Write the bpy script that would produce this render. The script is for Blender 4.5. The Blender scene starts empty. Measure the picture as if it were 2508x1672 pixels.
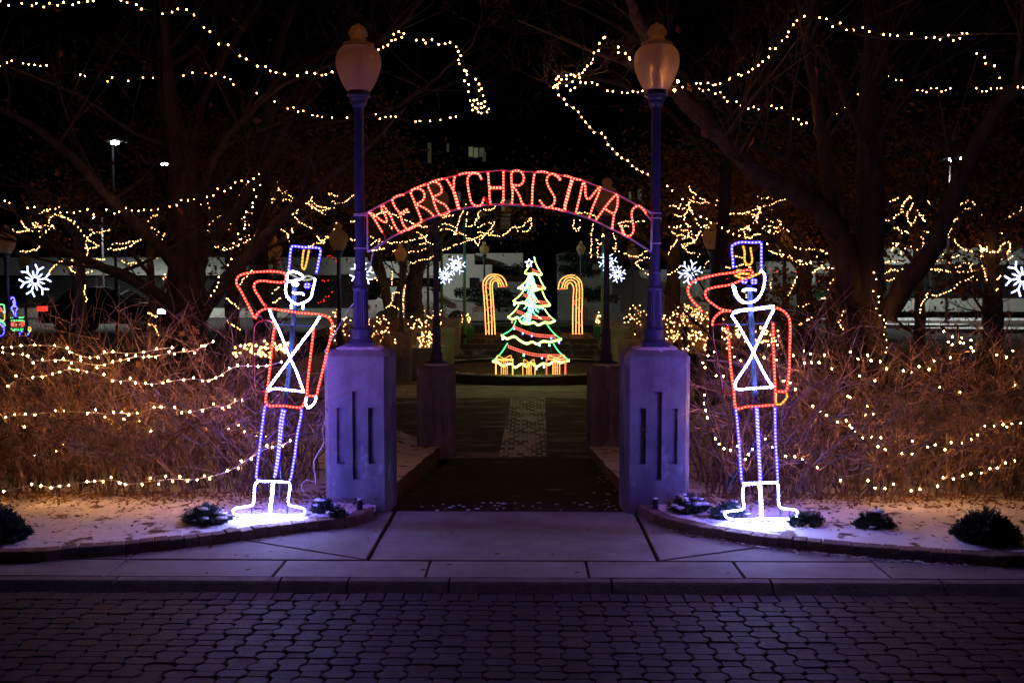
import bpy, math, random
from mathutils import Vector, Matrix, Euler
random.seed(11)
SC = bpy.context.scene
COL = SC.collection
# ---------------------------------------------------------------- camera
F = 2438.0                                   # focal length in photo pixels (35 mm)
CAM = Vector((0, 0, 1.65))
PITCH = math.atan(146 / F); YAW = math.radians(0.75)
cam_d = bpy.data.cameras.new('camera'); cam = bpy.data.objects.new('camera', cam_d); COL.objects.link(cam)
cam_d.lens = 35.0; cam_d.sensor_width = 36.0; cam_d.clip_start = .05; cam_d.clip_end = 600
cam.location = CAM; cam.rotation_euler = (math.pi / 2 - PITCH, 0, YAW)
SC.camera = cam
# ---------------------------------------------------------------- night sky
w = bpy.data.worlds.new('World'); SC.world = w; w.use_nodes = True
nt = w.node_tree; bg = nt.nodes['Background']
sky = nt.nodes.new('ShaderNodeTexSky'); sky.sky_type = 'NISHITA'; sky.sun_disc = False
sky.sun_elevation = math.radians(-6); sky.sun_rotation = math.radians(200)
nt.links.new(sky.outputs[0], bg.inputs[0]); bg.inputs[1].default_value = 0.06
# a faint, wide moon-like sun behind an overcast night sky
sl = bpy.data.lights.new('moon', 'SUN'); sl.energy = 0.006; sl.angle = math.radians(30); sl.color = (.5, .6, 1)
so = bpy.data.objects.new('moon', sl); COL.objects.link(so); so.rotation_euler = (math.radians(25), math.radians(-10), 0)
SC.view_settings.view_transform = 'Standard'; SC.view_settings.look = 'None'
SC.view_settings.exposure = 0.0; SC.view_settings.gamma = 1.0; SC.view_settings.use_curve_mapping = False
SC.cycles.use_denoising = True
try:
    SC.cycles.denoiser = 'OPENIMAGEDENOISE'; SC.cycles.denoising_input_passes = 'RGB_ALBEDO_NORMAL'
    SC.cycles.denoising_prefilter = 'ACCURATE'
except Exception: pass
SC.cycles.max_bounces = 6; SC.cycles.diffuse_bounces = 3; SC.cycles.glossy_bounces = 2
SC.cycles.transmission_bounces = 5; SC.cycles.transparent_max_bounces = 8
SC.cycles.sample_clamp_indirect = 3.0; SC.cycles.caustics_reflective = False; SC.cycles.caustics_refractive = False
SC.cycles.use_light_tree = True

# ---------------------------------------------------------------- placing: photo pixel -> point of the place
RM = Euler((math.pi / 2 - PITCH, 0, YAW)).to_matrix()
def ray(px, py): return RM @ Vector(((px - 1254) / F, -(py - 836) / F, -1))
def at(px, py, Y):
    d = ray(px, py); return CAM + d * (Y / d.y)
def gr(px, py, z=0.0):
    d = ray(px, py); return CAM + d * ((z - CAM.z) / d.z)
REG = {'A': (0, 0, 2.8), 'B': (834, 0, 2.8), 'C': (1668, 0, 2.8), 'D': (0, 440, 2.8), 'E': (834, 400, 2.8), 'F': (1668, 440, 2.8),
       'G': (0, 900, 2.8), 'H': (834, 820, 2.8), 'I': (1668, 900, 2.8),
       'l1': (560, 580, 7.84), 'l2': (560, 740, 5.227), 'l3': (540, 980, 5.227),
       'r1': (1670, 570, 7.84), 'r2': (1670, 740, 5.227), 'r3': (1740, 980, 5.227),
       'a1': (890, 400, 6.357), 'a2': (1240, 400, 6.357), 't': (1160, 600, 4.613), 'w': (0, 600, 5.6), 's': (0, 0, 1), 'd': (0, 0, .93780)}
def rg(r, pts):
    x0, y0, k = REG[r]
    it = iter(pts); return [(x0 + a / k, y0 + b / k) for a, b in zip(it, it)]
def pw(r, pts, Y): return [at(a, b, Y) for a, b in rg(r, pts)]

# ---------------------------------------------------------------- mesh building
class MB:
    def __init__(s): s.v = []; s.f = []; s.m = []
    def face(s, idx, m=0): s.f.append(idx); s.m.append(m)
    def prism(s, poly, z0, z1, m=0, top_in=0.0):
        n = len(poly); b = len(s.v)
        cx = sum(p[0] for p in poly) / n; cy = sum(p[1] for p in poly) / n
        for p in poly: s.v.append((p[0], p[1], z0))
        for p in poly: s.v.append((p[0], p[1], z1 - (top_in * .8 if top_in else 0)))
        tb = b + n
        if top_in:
            for p in poly:
                d = math.hypot(p[0] - cx, p[1] - cy) or 1; k = (d - top_in) / d
                s.v.append((cx + (p[0] - cx) * k, cy + (p[1] - cy) * k, z1))
        for i in range(n):
            j = (i + 1) % n; s.face((b + i, b + j, tb + j, tb + i), m)
            if top_in: s.face((tb + i, tb + j, tb + n + j, tb + n + i), m)
        t2 = tb + n if top_in else tb
        s.face(tuple(range(t2, t2 + n)), m); s.face(tuple(range(b + n - 1, b - 1, -1)), m)
    def box(s, x0, x1, y0, y1, z0, z1, m=0, top_in=0.0):
        s.prism([(x0, y0), (x1, y0), (x1, y1), (x0, y1)], z0, z1, m, top_in)
    def obox(s, c, ax, ay, az, m=0):                      # oriented box: centre and half-axis vectors
        b = len(s.v)
        for k in (-1, 1):
            for i, j in ((-1, -1), (1, -1), (1, 1), (-1, 1)):
                s.v.append(tuple(c + ax * i + ay * j + az * k))
        for q in ((3, 2, 1, 0), (4, 5, 6, 7), (0, 1, 5, 4), (1, 2, 6, 5), (2, 3, 7, 6), (3, 0, 4, 7)):
            s.face(tuple(b + t for t in q), m)
    def tube(s, pts, r, sides=5, m=0, closed=False, cap=True):
        n = len(pts)
        if n < 2: return
        rr = r if isinstance(r, (list, tuple)) else [r] * n
        up = Vector((.31, .17, .93)); b0 = len(s.v); N = None
        for i in range(n):
            t = (pts[min(i + 1, n - 1)] - pts[max(i - 1, 0)])
            if closed: t = pts[(i + 1) % n] - pts[i - 1]
            if t.length < 1e-9: t = Vector((0, 0, 1))
            t.normalize()
            N = (N - t * N.dot(t)) if N is not None else t.cross(up)
            if N.length < 1e-6: N = t.orthogonal()
            N.normalize(); B = t.cross(N)
            for k in range(sides):
                a = 2 * math.pi * k / sides
                s.v.append(tuple(pts[i] + (N * math.cos(a) + B * math.sin(a)) * rr[i]))
        for i in range(n if closed else n - 1):
            a = b0 + i * sides; c = b0 + ((i + 1) % n) * sides
            for k in range(sides):
                k2 = (k + 1) % sides; s.face((a + k, a + k2, c + k2, c + k), m)
        if cap and not closed and sides > 2:
            s.face(tuple(range(b0 + sides - 1, b0 - 1, -1)), m); e = b0 + (n - 1) * sides
            s.face(tuple(range(e, e + sides)), m)
    def lathe(s, prof, c=(0, 0), seg=20, m=0, flute=None):
        b = len(s.v)
        for i, (r, z) in enumerate(prof):
            for k in range(seg):
                a = 2 * math.pi * k / seg; q = r
                if flute and flute[0] <= i <= flute[1] and k % 2: q = r * .9
                s.v.append((c[0] + q * math.cos(a), c[1] + q * math.sin(a), z))
        for i in range(len(prof) - 1):
            for k in range(seg):
                k2 = (k + 1) % seg
                s.face((b + i * seg + k, b + i * seg + k2, b + (i + 1) * seg + k2, b + (i + 1) * seg + k), m)
        if prof[0][0] > 1e-4: s.face(tuple(range(b + seg - 1, b - 1, -1)), m)
        if prof[-1][0] > 1e-4: e = b + (len(prof) - 1) * seg; s.face(tuple(range(e, e + seg)), m)
    def ball(s, c, r, m=0, ico=True, sx=1, sz=1):
        b = len(s.v)
        V, T = (ICO if ico else OCT)
        for v in V: s.v.append((c[0] + v[0] * r * sx, c[1] + v[1] * r, c[2] + v[2] * r * sz))
        for t in T: s.face((b + t[0], b + t[1], b + t[2]), m)
    def quad(s, a, b_, c, d, m=0):
        b = len(s.v); s.v += [tuple(a), tuple(b_), tuple(c), tuple(d)]; s.face((b, b + 1, b + 2, b + 3), m)
    def mesh(s, name, mats, smooth=False):
        me = bpy.data.meshes.new(name); me.from_pydata(s.v, [], s.f)
        for mt in (mats if isinstance(mats, (list, tuple)) else [mats]): me.materials.append(mt)
        if any(s.m): me.polygons.foreach_set('material_index', s.m)
        if smooth: me.polygons.foreach_set('use_smooth', [True] * len(s.f))
        me.update(); return me
    def build(s, name, mats, parent=None, smooth=False, kind=None):
        return link(name, s.mesh(name, mats, smooth), parent, kind)
g = (1 + 5 ** .5) / 2; _n = (1 + g * g) ** .5
ICO = ([(a / _n, b / _n, c / _n) for a, b, c in [(-1, g, 0), (1, g, 0), (-1, -g, 0), (1, -g, 0), (0, -1, g), (0, 1, g), (0, -1, -g), (0, 1, -g), (g, 0, -1), (g, 0, 1), (-g, 0, -1), (-g, 0, 1)]],
       [(0, 11, 5), (0, 5, 1), (0, 1, 7), (0, 7, 10), (0, 10, 11), (1, 5, 9), (5, 11, 4), (11, 10, 2), (10, 7, 6), (7, 1, 8), (3, 9, 4), (3, 4, 2), (3, 2, 6), (3, 6, 8), (3, 8, 9), (4, 9, 5), (2, 4, 11), (6, 2, 10), (8, 6, 7), (9, 8, 1)])
OCT = ([(1, 0, 0), (-1, 0, 0), (0, 1, 0), (0, -1, 0), (0, 0, 1), (0, 0, -1)], [(0, 2, 4), (2, 1, 4), (1, 3, 4), (3, 0, 4), (2, 0, 5), (1, 2, 5), (3, 1, 5), (0, 3, 5)])
def link(name, me, parent=None, kind=None):
    o = bpy.data.objects.new(name, me); COL.objects.link(o)
    if parent is not None:
        o.parent = parent; o.matrix_parent_inverse = parent.matrix_basis.inverted()
    if kind: o['kind'] = kind
    return o
def tag(o, label, cat, group=None):
    o['label'] = label; o['category'] = cat
    if group: o['group'] = group
    return o
def thing(name, label, cat, loc=(0, 0, 0), group=None):
    o = bpy.data.objects.new(name, None); COL.objects.link(o); o.location = loc; o.empty_display_size = .1
    o.matrix_basis = Matrix.Translation(loc); return tag(o, label, cat, group)
def struct(o): o['kind'] = 'structure'; return o
def copy_tree(o, parent=None):
    c = o.copy(); COL.objects.link(c)
    if parent is not None: c.parent = parent
    for ch in list(o.children): copy_tree(ch, c)
    return c
def smooth(pts, n=4):                                     # Catmull-Rom through the points
    out = []; P = [pts[0] * 2 - pts[1]] + list(pts) + [pts[-1] * 2 - pts[-2]]
    for i in range(1, len(P) - 2):
        a, b, c, d = P[i - 1], P[i], P[i + 1], P[i + 2]
        for k in range(n):
            t = k / n
            out.append(.5 * ((2 * b) + (c - a) * t + (2 * a - 5 * b + 4 * c - d) * t * t + (3 * b - a - 3 * c + d) * t ** 3))
    out.append(pts[-1]); return out
def along(pts, step, start=.5):
    out = []; acc = step * start
    for a, b in zip(pts, pts[1:]):
        L = (b - a).length
        while acc <= L and L > 0:
            out.append(a + (b - a) * (acc / L)); acc += step
        acc -= L
    return out

# ---------------------------------------------------------------- materials
def nodes(name):
    m = bpy.data.materials.new(name); m.use_nodes = True; t = m.node_tree
    return m, t, t.nodes['Principled BSDF']
def mat(name, c1, c2=None, scale=6.0, rough=.8, bump=0.0, bscale=40.0, metal=0.0, detail=6.0, spec=.3, lo=.35, hi=.65, obj_var=0.0, coat=0):
    m, t, p = nodes(name); L = t.links
    p.inputs['Roughness'].default_value = rough; p.inputs['Metallic'].default_value = metal
    p.inputs['Specular IOR Level'].default_value = spec; p.inputs['Coat Weight'].default_value = coat
    tc = t.nodes.new('ShaderNodeTexCoord'); src = None
    if c2 is not None:
        n = t.nodes.new('ShaderNodeTexNoise'); n.inputs['Scale'].default_value = scale; n.inputs['Detail'].default_value = detail
        n.inputs['Roughness'].default_value = .65
        L.new(tc.outputs['Object'], n.inputs['Vector'])
        r = t.nodes.new('ShaderNodeValToRGB'); r.color_ramp.elements[0].position = lo; r.color_ramp.elements[1].position = hi
        r.color_ramp.elements[0].color = (*c1, 1); r.color_ramp.elements[1].color = (*c2, 1)
        L.new(n.outputs['Fac'], r.inputs['Fac']); src = r.outputs['Color']
    if obj_var:
        oi = t.nodes.new('ShaderNodeObjectInfo'); hs = t.nodes.new('ShaderNodeHueSaturation')
        mp = t.nodes.new('ShaderNodeMapRange'); mp.inputs[3].default_value = 1 - obj_var; mp.inputs[4].default_value = 1 + obj_var
        L.new(oi.outputs['Random'], mp.inputs[0]); L.new(mp.outputs[0], hs.inputs['Value'])
        if src: L.new(src, hs.inputs['Color'])
        else: hs.inputs['Color'].default_value = (*c1, 1)
        src = hs.outputs['Color']
    if src: L.new(src, p.inputs['Base Color'])
    else: p.inputs['Base Color'].default_value = (*c1, 1)
    if bump:
        n2 = t.nodes.new('ShaderNodeTexNoise'); n2.inputs['Scale'].default_value = bscale; n2.inputs['Detail'].default_value = 8
        L.new(tc.outputs['Object'], n2.inputs['Vector'])
        b = t.nodes.new('ShaderNodeBump'); b.inputs['Strength'].default_value = bump; b.inputs['Distance'].default_value = .02
        L.new(n2.outputs['Fac'], b.inputs['Height']); L.new(b.outputs['Normal'], p.inputs['Normal'])
    return m
def emit(name, c, s):
    m = bpy.data.materials.new(name); m.use_nodes = True; t = m.node_tree; t.nodes.clear()
    e = t.nodes.new('ShaderNodeEmission'); e.inputs[0].default_value = (*c, 1); e.inputs[1].default_value = s
    o = t.nodes.new('ShaderNodeOutputMaterial'); t.links.new(e.outputs[0], o.inputs[0]); return m
def two(name, ca, cb, scale, lo, hi, rough=.9, bump=.5, bscale=30, third=None, stretch=None):
    m = mat(name, ca, cb, scale=scale, rough=rough, bump=bump, bscale=bscale, lo=lo, hi=hi, detail=9)
    if stretch:
        t = m.node_tree; mp = t.nodes.new('ShaderNodeMapping'); mp.inputs['Scale'].default_value = stretch
        tc = [n for n in t.nodes if n.type == 'TEX_COORD'][0]
        t.links.new(tc.outputs['Object'], mp.inputs['Vector'])
        for n in t.nodes:
            if n.type == 'TEX_NOISE': t.links.new(mp.outputs[0], n.inputs['Vector'])
    return m
M = {}
def pillar_mat():
    m, t, p = nodes('weathered_concrete'); L = t.links; tc = t.nodes.new('ShaderNodeTexCoord')
    def nz(scale, stretch, lo, hi, ca, cb, det=10):
        mp = t.nodes.new('ShaderNodeMapping'); mp.inputs['Scale'].default_value = stretch; n = t.nodes.new('ShaderNodeTexNoise'); n.inputs['Scale'].default_value = scale; n.inputs['Detail'].default_value = det
        n.inputs['Roughness'].default_value = .7; r = t.nodes.new('ShaderNodeValToRGB'); r.color_ramp.elements[0].position = lo; r.color_ramp.elements[1].position = hi
        r.color_ramp.elements[0].color = (*ca, 1); r.color_ramp.elements[1].color = (*cb, 1)
        L.new(tc.outputs['Object'], mp.inputs[0]); L.new(mp.outputs[0], n.inputs['Vector']); L.new(n.outputs['Fac'], r.inputs['Fac']); return r.outputs['Color'], n.outputs['Fac']
    a, _ = nz(2.6, (1, 1, 1), .32, .68, (.19, .185, .18), (.37, .36, .35)); s, _ = nz(7, (1, 1, .16), .35, .6, (.62, .62, .62), (1, 1, 1)); e, _ = nz(3.4, (1, 1, .5), .56, .70, (0, 0, 0), (1, 1, 1), 12); g_, gf = nz(140, (1, 1, 1), .3, .7, (.88, .88, .88), (1, 1, 1), 3)
    m1 = t.nodes.new('ShaderNodeMix'); m1.data_type = 'RGBA'; m1.blend_type = 'MULTIPLY'; m1.inputs[0].default_value = 1; L.new(a, m1.inputs[6]); L.new(s, m1.inputs[7])
    m2 = t.nodes.new('ShaderNodeMix'); m2.data_type = 'RGBA'; L.new(e, m2.inputs[0]); L.new(m1.outputs[2], m2.inputs[6]); m2.inputs[7].default_value = (.62, .61, .6, 1)
    m3 = t.nodes.new('ShaderNodeMix'); m3.data_type = 'RGBA'; m3.blend_type = 'MULTIPLY'; m3.inputs[0].default_value = 1; L.new(m2.outputs[2], m3.inputs[6]); L.new(g_, m3.inputs[7])
    L.new(m3.outputs[2], p.inputs['Base Color']); p.inputs['Roughness'].default_value = .85; p.inputs['Specular IOR Level'].default_value = .25
    b = t.nodes.new('ShaderNodeBump'); b.inputs['Strength'].default_value = .35; b.inputs['Distance'].default_value = .01; L.new(gf, b.inputs['Height']); L.new(b.outputs[0], p.inputs['Normal']); return m
M['concrete'] = mat('concrete', (.30, .29, .28), (.44, .43, .41), scale=5, rough=.85, bump=.25, bscale=60)
M['pillar'] = pillar_mat()
M['slab'] = mat('sidewalk_concrete', (.185, .175, .18), (.32, .31, .31), scale=3.5, rough=.8, bump=.25, bscale=90, obj_var=.14, lo=.3, hi=.7, detail=12)
M['kerb'] = mat('kerb_concrete', (.15, .12, .12), (.25, .21, .20), scale=9, rough=.85, bump=.3, bscale=60, obj_var=.1)
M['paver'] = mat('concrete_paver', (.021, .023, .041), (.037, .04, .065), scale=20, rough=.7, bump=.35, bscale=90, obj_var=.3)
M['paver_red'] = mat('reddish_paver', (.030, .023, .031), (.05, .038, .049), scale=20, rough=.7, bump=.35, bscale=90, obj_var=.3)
M['sand'] = mat('joint_sand', (.018, .017, .021), (.03, .028, .032), scale=60, rough=1)
M['edgebrick'] = mat('edging_brick', (.16, .10, .09), (.25, .17, .15), scale=14, rough=.85, bump=.4, bscale=60, obj_var=.25)
M['snow'] = two('thin_snow', (.12, .075, .05), (.84, .85, .88), 6.0, .39, .445, rough=.75, bump=.6, bscale=22)
M['snowcap'] = mat('snow', (.78, .80, .85), (.88, .9, .93), scale=12, rough=.7, bump=.6, bscale=25)
M['lawn'] = two('snowy_lawn', (.035, .032, .018), (.30, .29, .28), 1.1, .55, .70, bump=.6, bscale=14)
M['ironblue'] = mat('dark_painted_iron', (.045, .055, .11), (.06, .07, .14), scale=8, rough=.42, bump=.1, bscale=30, spec=.5)
M['ironblack'] = mat('black_painted_iron', (.02, .02, .022), (.03, .03, .033), scale=8, rough=.5, spec=.4)
M['bark'] = two('bark', (.04, .032, .03), (.10, .08, .072), 14, .35, .65, bump=1.0, bscale=18, stretch=(1, 1, .22))
M['stem'] = mat('old_stem', (.07, .045, .03), (.16, .10, .065), scale=9, rough=.8)
M['twig'] = mat('bare_twig', (.22, .12, .07), (.46, .30, .20), scale=9, rough=.7, spec=.3)
M['leaf'] = mat('dead_oak_leaf', (.16, .07, .025), (.30, .15, .06), scale=3, rough=.8)
M['litter'] = mat('fallen_leaf', (.12, .055, .025), (.24, .13, .06), scale=20, rough=.85)
M['evergreen'] = mat('evergreen_needles', (.02, .045, .03), (.05, .09, .06), scale=12, rough=.6)
M['brick'] = None
M['white_wire'] = mat('white_cable', (.75, .74, .72), rough=.5)
M['dark_wire'] = mat('dark_cable', (.03, .05, .035), rough=.6)
M['steel'] = mat('frame_steel', (.016, .038, .042), rough=.5, metal=.2)
M['arch_steel'] = mat('white_painted_steel', (.75, .72, .74), rough=.4)
M['unlit'] = mat('unlit_rope', (.35, .03, .03), rough=.3, spec=.6)
M['unlit_clear'] = mat('unlit_clear_rope', (.5, .48, .4), rough=.3, spec=.6)
M['asphalt'] = mat('asphalt', (.04, .04, .042), (.07, .07, .072), scale=30, rough=.9, bump=.3, bscale=120)
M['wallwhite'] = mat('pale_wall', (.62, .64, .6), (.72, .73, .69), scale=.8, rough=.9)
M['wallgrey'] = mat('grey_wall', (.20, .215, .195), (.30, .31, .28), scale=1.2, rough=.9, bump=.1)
M['louvre'] = mat('dark_louvre', (.05, .05, .055), rough=.6)
M['dark'] = mat('dark_facade', (.02, .02, .022), rough=.8)
M['planter'] = mat('planter_concrete', (.30, .25, .22), (.42, .36, .32), scale=5, rough=.85, bump=.2)
M['soil'] = two('mulch', (.05, .03, .02), (.5, .48, .46), 4, .5, .66)
M['black_stone'] = mat('black_stone', (.015, .015, .017), (.03, .03, .03), scale=10, rough=.35, spec=.5)
M['step'] = two('stair_stone', (.10, .09, .085), (.55, .55, .55), 3.5, .52, .68, rough=.7, bump=.3)
M['basin'] = two('basin_floor', (.14, .08, .06), (.55, .5, .48), 5, .55, .72)
M['cloth'] = mat('black_coat', (.012, .012, .014), (.02, .02, .024), scale=20, rough=.9)
M['skin'] = mat('skin', (.45, .28, .2), rough=.6)
M['carpaint'] = mat('dark_car_paint', (.015, .016, .02), rough=.25, spec=.6, coat=.6)
M['carwhite'] = mat('white_car_paint', (.6, .6, .6), rough=.3, spec=.6, coat=.5)
M['glass'] = mat('dark_glass', (.012, .014, .016), rough=.08, spec=.7)
M['rubber'] = mat('rubber', (.02, .02, .02), rough=.9)
M['chrome'] = mat('alloy', (.5, .5, .5), rough=.3, metal=1)
M['greenpole'] = mat('tree_lit_green_pole', (.10, .38, .16), rough=.5)  # green glow of the light tree put into the pole colour
M['greenbox'] = mat('green_painted_or_tree_lit_panel', (.04, .22, .10), rough=.6)  # bench and planter boxes: tree's green light as colour; container: its own green
M['yellow'] = mat('yellow_paint', (.6, .5, .06), rough=.6)
# frosted glass of the street lamps
def frosted():
    m, t, p = nodes('frosted_lamp_glass'); L = t.links
    p.inputs['Base Color'].default_value = (.85, .68, .48, 1); p.inputs['Roughness'].default_value = .3
    p.inputs['Specular IOR Level'].default_value = .5
    tr = t.nodes.new('ShaderNodeBsdfTranslucent'); tr.inputs[0].default_value = (.98, .80, .50, 1)
    tp = t.nodes.new('ShaderNodeBsdfTransparent'); tp.inputs[0].default_value = (.9, .8, .68, 1)
    mx = t.nodes.new('ShaderNodeMixShader'); mx.inputs[0].default_value = .78
    mx2 = t.nodes.new('ShaderNodeMixShader'); mx2.inputs[0].default_value = .09
    L.new(p.outputs[0], mx.inputs[1]); L.new(tr.outputs[0], mx.inputs[2])
    L.new(mx.outputs[0], mx2.inputs[1]); L.new(tp.outputs[0], mx2.inputs[2])
    wv = t.nodes.new('ShaderNodeTexWave'); wv.inputs['Scale'].default_value = 0.0
    L.new(mx2.outputs[0], t.nodes['Material Output'].inputs[0]); return m
M['globe'] = frosted()
def brickmat():
    m, t, p = nodes('dark_brick_path'); L = t.links
    tc = t.nodes.new('ShaderNodeTexCoord'); b = t.nodes.new('ShaderNodeTexBrick')
    b.inputs['Scale'].default_value = 1.0; b.inputs['Brick Width'].default_value = .2; b.inputs['Row Height'].default_value = .1
    b.inputs['Mortar Size'].default_value = .004; b.inputs['Color1'].default_value = (.022, .016, .014, 1)
    b.inputs['Color2'].default_value = (.045, .03, .026, 1); b.inputs['Mortar'].default_value = (.012, .011, .01, 1)
    L.new(tc.outputs['Object'], b.inputs['Vector'])
    n = t.nodes.new('ShaderNodeTexNoise'); n.inputs['Scale'].default_value = 2.2; n.inputs['Detail'].default_value = 9
    mp = t.nodes.new('ShaderNodeMapping'); mp.inputs['Scale'].default_value = (.8, 2.4, 1)
    L.new(tc.outputs['Object'], mp.inputs[0]); L.new(mp.outputs[0], n.inputs['Vector'])
    r = t.nodes.new('ShaderNodeValToRGB'); r.color_ramp.elements[0].position = .66; r.color_ramp.elements[1].position = .74
    L.new(n.outputs['Fac'], r.inputs['Fac'])
    mx = t.nodes.new('ShaderNodeMix'); mx.data_type = 'RGBA'; L.new(r.outputs['Color'], mx.inputs[0])
    L.new(b.outputs['Color'], mx.inputs[6]); mx.inputs[7].default_value = (.5, .48, .47, 1)
    L.new(mx.outputs[2], p.inputs['Base Color']); p.inputs['Roughness'].default_value = .9; p.inputs['Specular IOR Level'].default_value = .1
    bp = t.nodes.new('ShaderNodeBump'); bp.inputs['Strength'].default_value = .6; bp.inputs['Distance'].default_value = .01
    L.new(b.outputs['Fac'], bp.inputs['Height']); bp.invert = True; L.new(bp.outputs[0], p.inputs['Normal'])
    return m
M['brick'] = brickmat()
def stripmat():
    m, t, p = nodes('snowed_paver_strip'); L = t.links
    tc = t.nodes.new('ShaderNodeTexCoord'); b = t.nodes.new('ShaderNodeTexBrick'); b.inputs['Scale'].default_value = 1.0
    b.inputs['Brick Width'].default_value = .12; b.inputs['Row Height'].default_value = .2; b.inputs['Mortar Size'].default_value = .014
    b.inputs['Color1'].default_value = (0, 0, 0, 1); b.inputs['Color2'].default_value = (.75, .75, .75, 1); b.inputs['Mortar'].default_value = (1, 1, 1, 1)
    L.new(tc.outputs['Object'], b.inputs['Vector'])
    n = t.nodes.new('ShaderNodeTexNoise'); n.inputs['Scale'].default_value = 3; n.inputs['Detail'].default_value = 8
    L.new(tc.outputs['Object'], n.inputs['Vector'])
    ad = t.nodes.new('ShaderNodeMath'); ad.operation = 'MULTIPLY'; L.new(b.outputs['Color'], ad.inputs[0]); L.new(n.outputs['Fac'], ad.inputs[1])
    r = t.nodes.new('ShaderNodeValToRGB'); r.color_ramp.elements[0].position = .16; r.color_ramp.elements[1].position = .36
    r.color_ramp.elements[0].color = (.12, .1, .1, 1); r.color_ramp.elements[1].color = (.85, .84, .85, 1)
    L.new(ad.outputs[0], r.inputs['Fac']); L.new(r.outputs['Color'], p.inputs['Base Color']); p.inputs['Roughness'].default_value = .8
    return m
M['strip'] = stripmat()
# rope lights: (tube, bead)
K = 1.0
ROPE = {'white': (emit('rope_white_tube', (.15, .15, 1), 60), emit('rope_white_bead', (.50, .55, 1), 155)),
        'blue': (emit('rope_blue_tube', (.010, .005, 1), 32), emit('rope_blue_bead', (.19, .19, 1), 7)),
        'red': (emit('rope_red_tube', (1, .009, .009), 6.5), emit('rope_red_bead', (1, .14, .085), 5.5)),
        'archred': (emit('arch_red_tube', (1, .016, .013), 5.0), emit('arch_red_bead', (1, .16, .095), 7.0)),
        'gold': (emit('rope_gold_tube', (1, .38, .03), 1.3), emit('rope_gold_bead', (1, .5, .12), 2.2)),
        'dimcream': (emit('rope_cream_tube', (.8, .8, .5), .5), emit('rope_cream_bead', (.9, .9, .7), .7)),
        'orange': (emit('rope_orange_tube', (1, .20, .02), 2.4), emit('rope_orange_bead', (1, .40, .10), 5.0)),
        'green': (emit('rope_green_tube', (.01, .8, .15), 2.6), emit('rope_green_bead', (.20, 1, .35), 4.0)),
        'mint': (emit('rope_mint_tube', (.03, 1, .25), 5.0), emit('rope_mint_bead', (.26, 1, .5), 7.0)),
        'lime': (emit('rope_lime_tube', (.4, .9, .06), 4.0), emit('rope_lime_bead', (.9, .95, .32), 7.0)),
        'coral': (emit('rope_coral_tube', (1, .06, .03), 1.4), emit('rope_coral_bead', (1, .22, .13), 2.6)),
        'flake': (emit('flake_tube', (.28, .36, 1), 4), emit('flake_bead', (.6, .68, 1), 8)),
        'dead': (M['unlit'], M['unlit']), 'deadclear': (M['unlit_clear'], M['unlit_clear'])}
BULB = {'near': emit('warm_white_bulb', (1, .40, .10), 62), 'mid': emit('amber_bulb', (1, .42, .12), 18), 'hedge': emit('hedge_bulb', (1, .44, .12), 185),
        'far': emit('distant_amber_bulb', (1, .50, .15), 4), 'red': emit('red_bulb', (1, .02, .01), 2.5)}
# ================================================================ THE SETTING
def sheet(name, x0, x1, y0, y1, z, m, nx=1, ny=1):
    b = MB()
    for j in range(ny + 1):
        for i in range(nx + 1): b.v.append((x0 + (x1 - x0) * i / nx, y0 + (y1 - y0) * j / ny, z))
    for j in range(ny):
        for i in range(nx): k = j * (nx + 1) + i; b.face((k, k + 1, k + nx + 2, k + nx + 1))
    return struct(b.build(name, m))
sheet('ground', -150, 150, -40, 250, -.72, M['asphalt'])
sheet('parking_lot', -90, 90, 28.5, 120, .0, M['asphalt'])
sheet('plaza', -4.6, 5.2, 12.0, 29, -.5, two('plaza_paving', (.09, .065, .055), (.55, .53, .52), 3, .5, .68, stretch=(.5, 1.4, 1)))
sheet('lawn', -40, -4.6, 12.9, 28.5, -.03, M['lawn']); sheet('lawn', 5.2, 40, 12.9, 28.5, -.03, M['lawn'])
rw = MB(); rw.box(-4.6, -4.35, 12.9, 28.4, -.6, .06, top_in=.02); tag(rw.build('retaining_wall', M['planter']), 'low concrete retaining wall along the west side of the sunken plaza', 'wall')
rw = MB(); rw.box(5.0, 5.25, 12.9, 28.4, -.6, .06, top_in=.02); tag(rw.build('retaining_wall', M['planter']), 'low concrete retaining wall along the east side of the sunken plaza', 'wall')
# ramp down from the gate to the plaza, snowy strip along the plaza's middle
PX0, PX1 = -.99, .92
b = MB(); b.v = [(PX0, 7.1, -.001), (PX1, 7.1, -.001), (PX1 + .3, 12.02, -.49), (PX0 + .1, 12.02, -.49)]; b.face((0, 1, 2, 3))
struct(b.build('path', M['brick']))
b = MB()
q = [gr(1222, 1118, -.49), gr(1340, 1118, -.49), gr(1335, 974, -.49), gr(1251, 974, -.49)]
b.v = [tuple(p) for p in q]; b.face((0, 1, 2, 3)); struct(b.build('paver_strip_path', M['strip']))
b = MB(); q0 = gr(1116, 974, -.494); b.v = [(-4.5, 18.3, -.494), (5.0, 18.3, -.494), (5.0, 20.6, -.494), (-4.5, 20.6, -.494)]
b.face((0, 1, 2, 3)); struct(b.build('snowy_plaza_path', two('trodden_snow', (.16, .12, .1), (.6, .57, .55), 5, .34, .5, stretch=(.5, 1.6, 1))))
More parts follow.
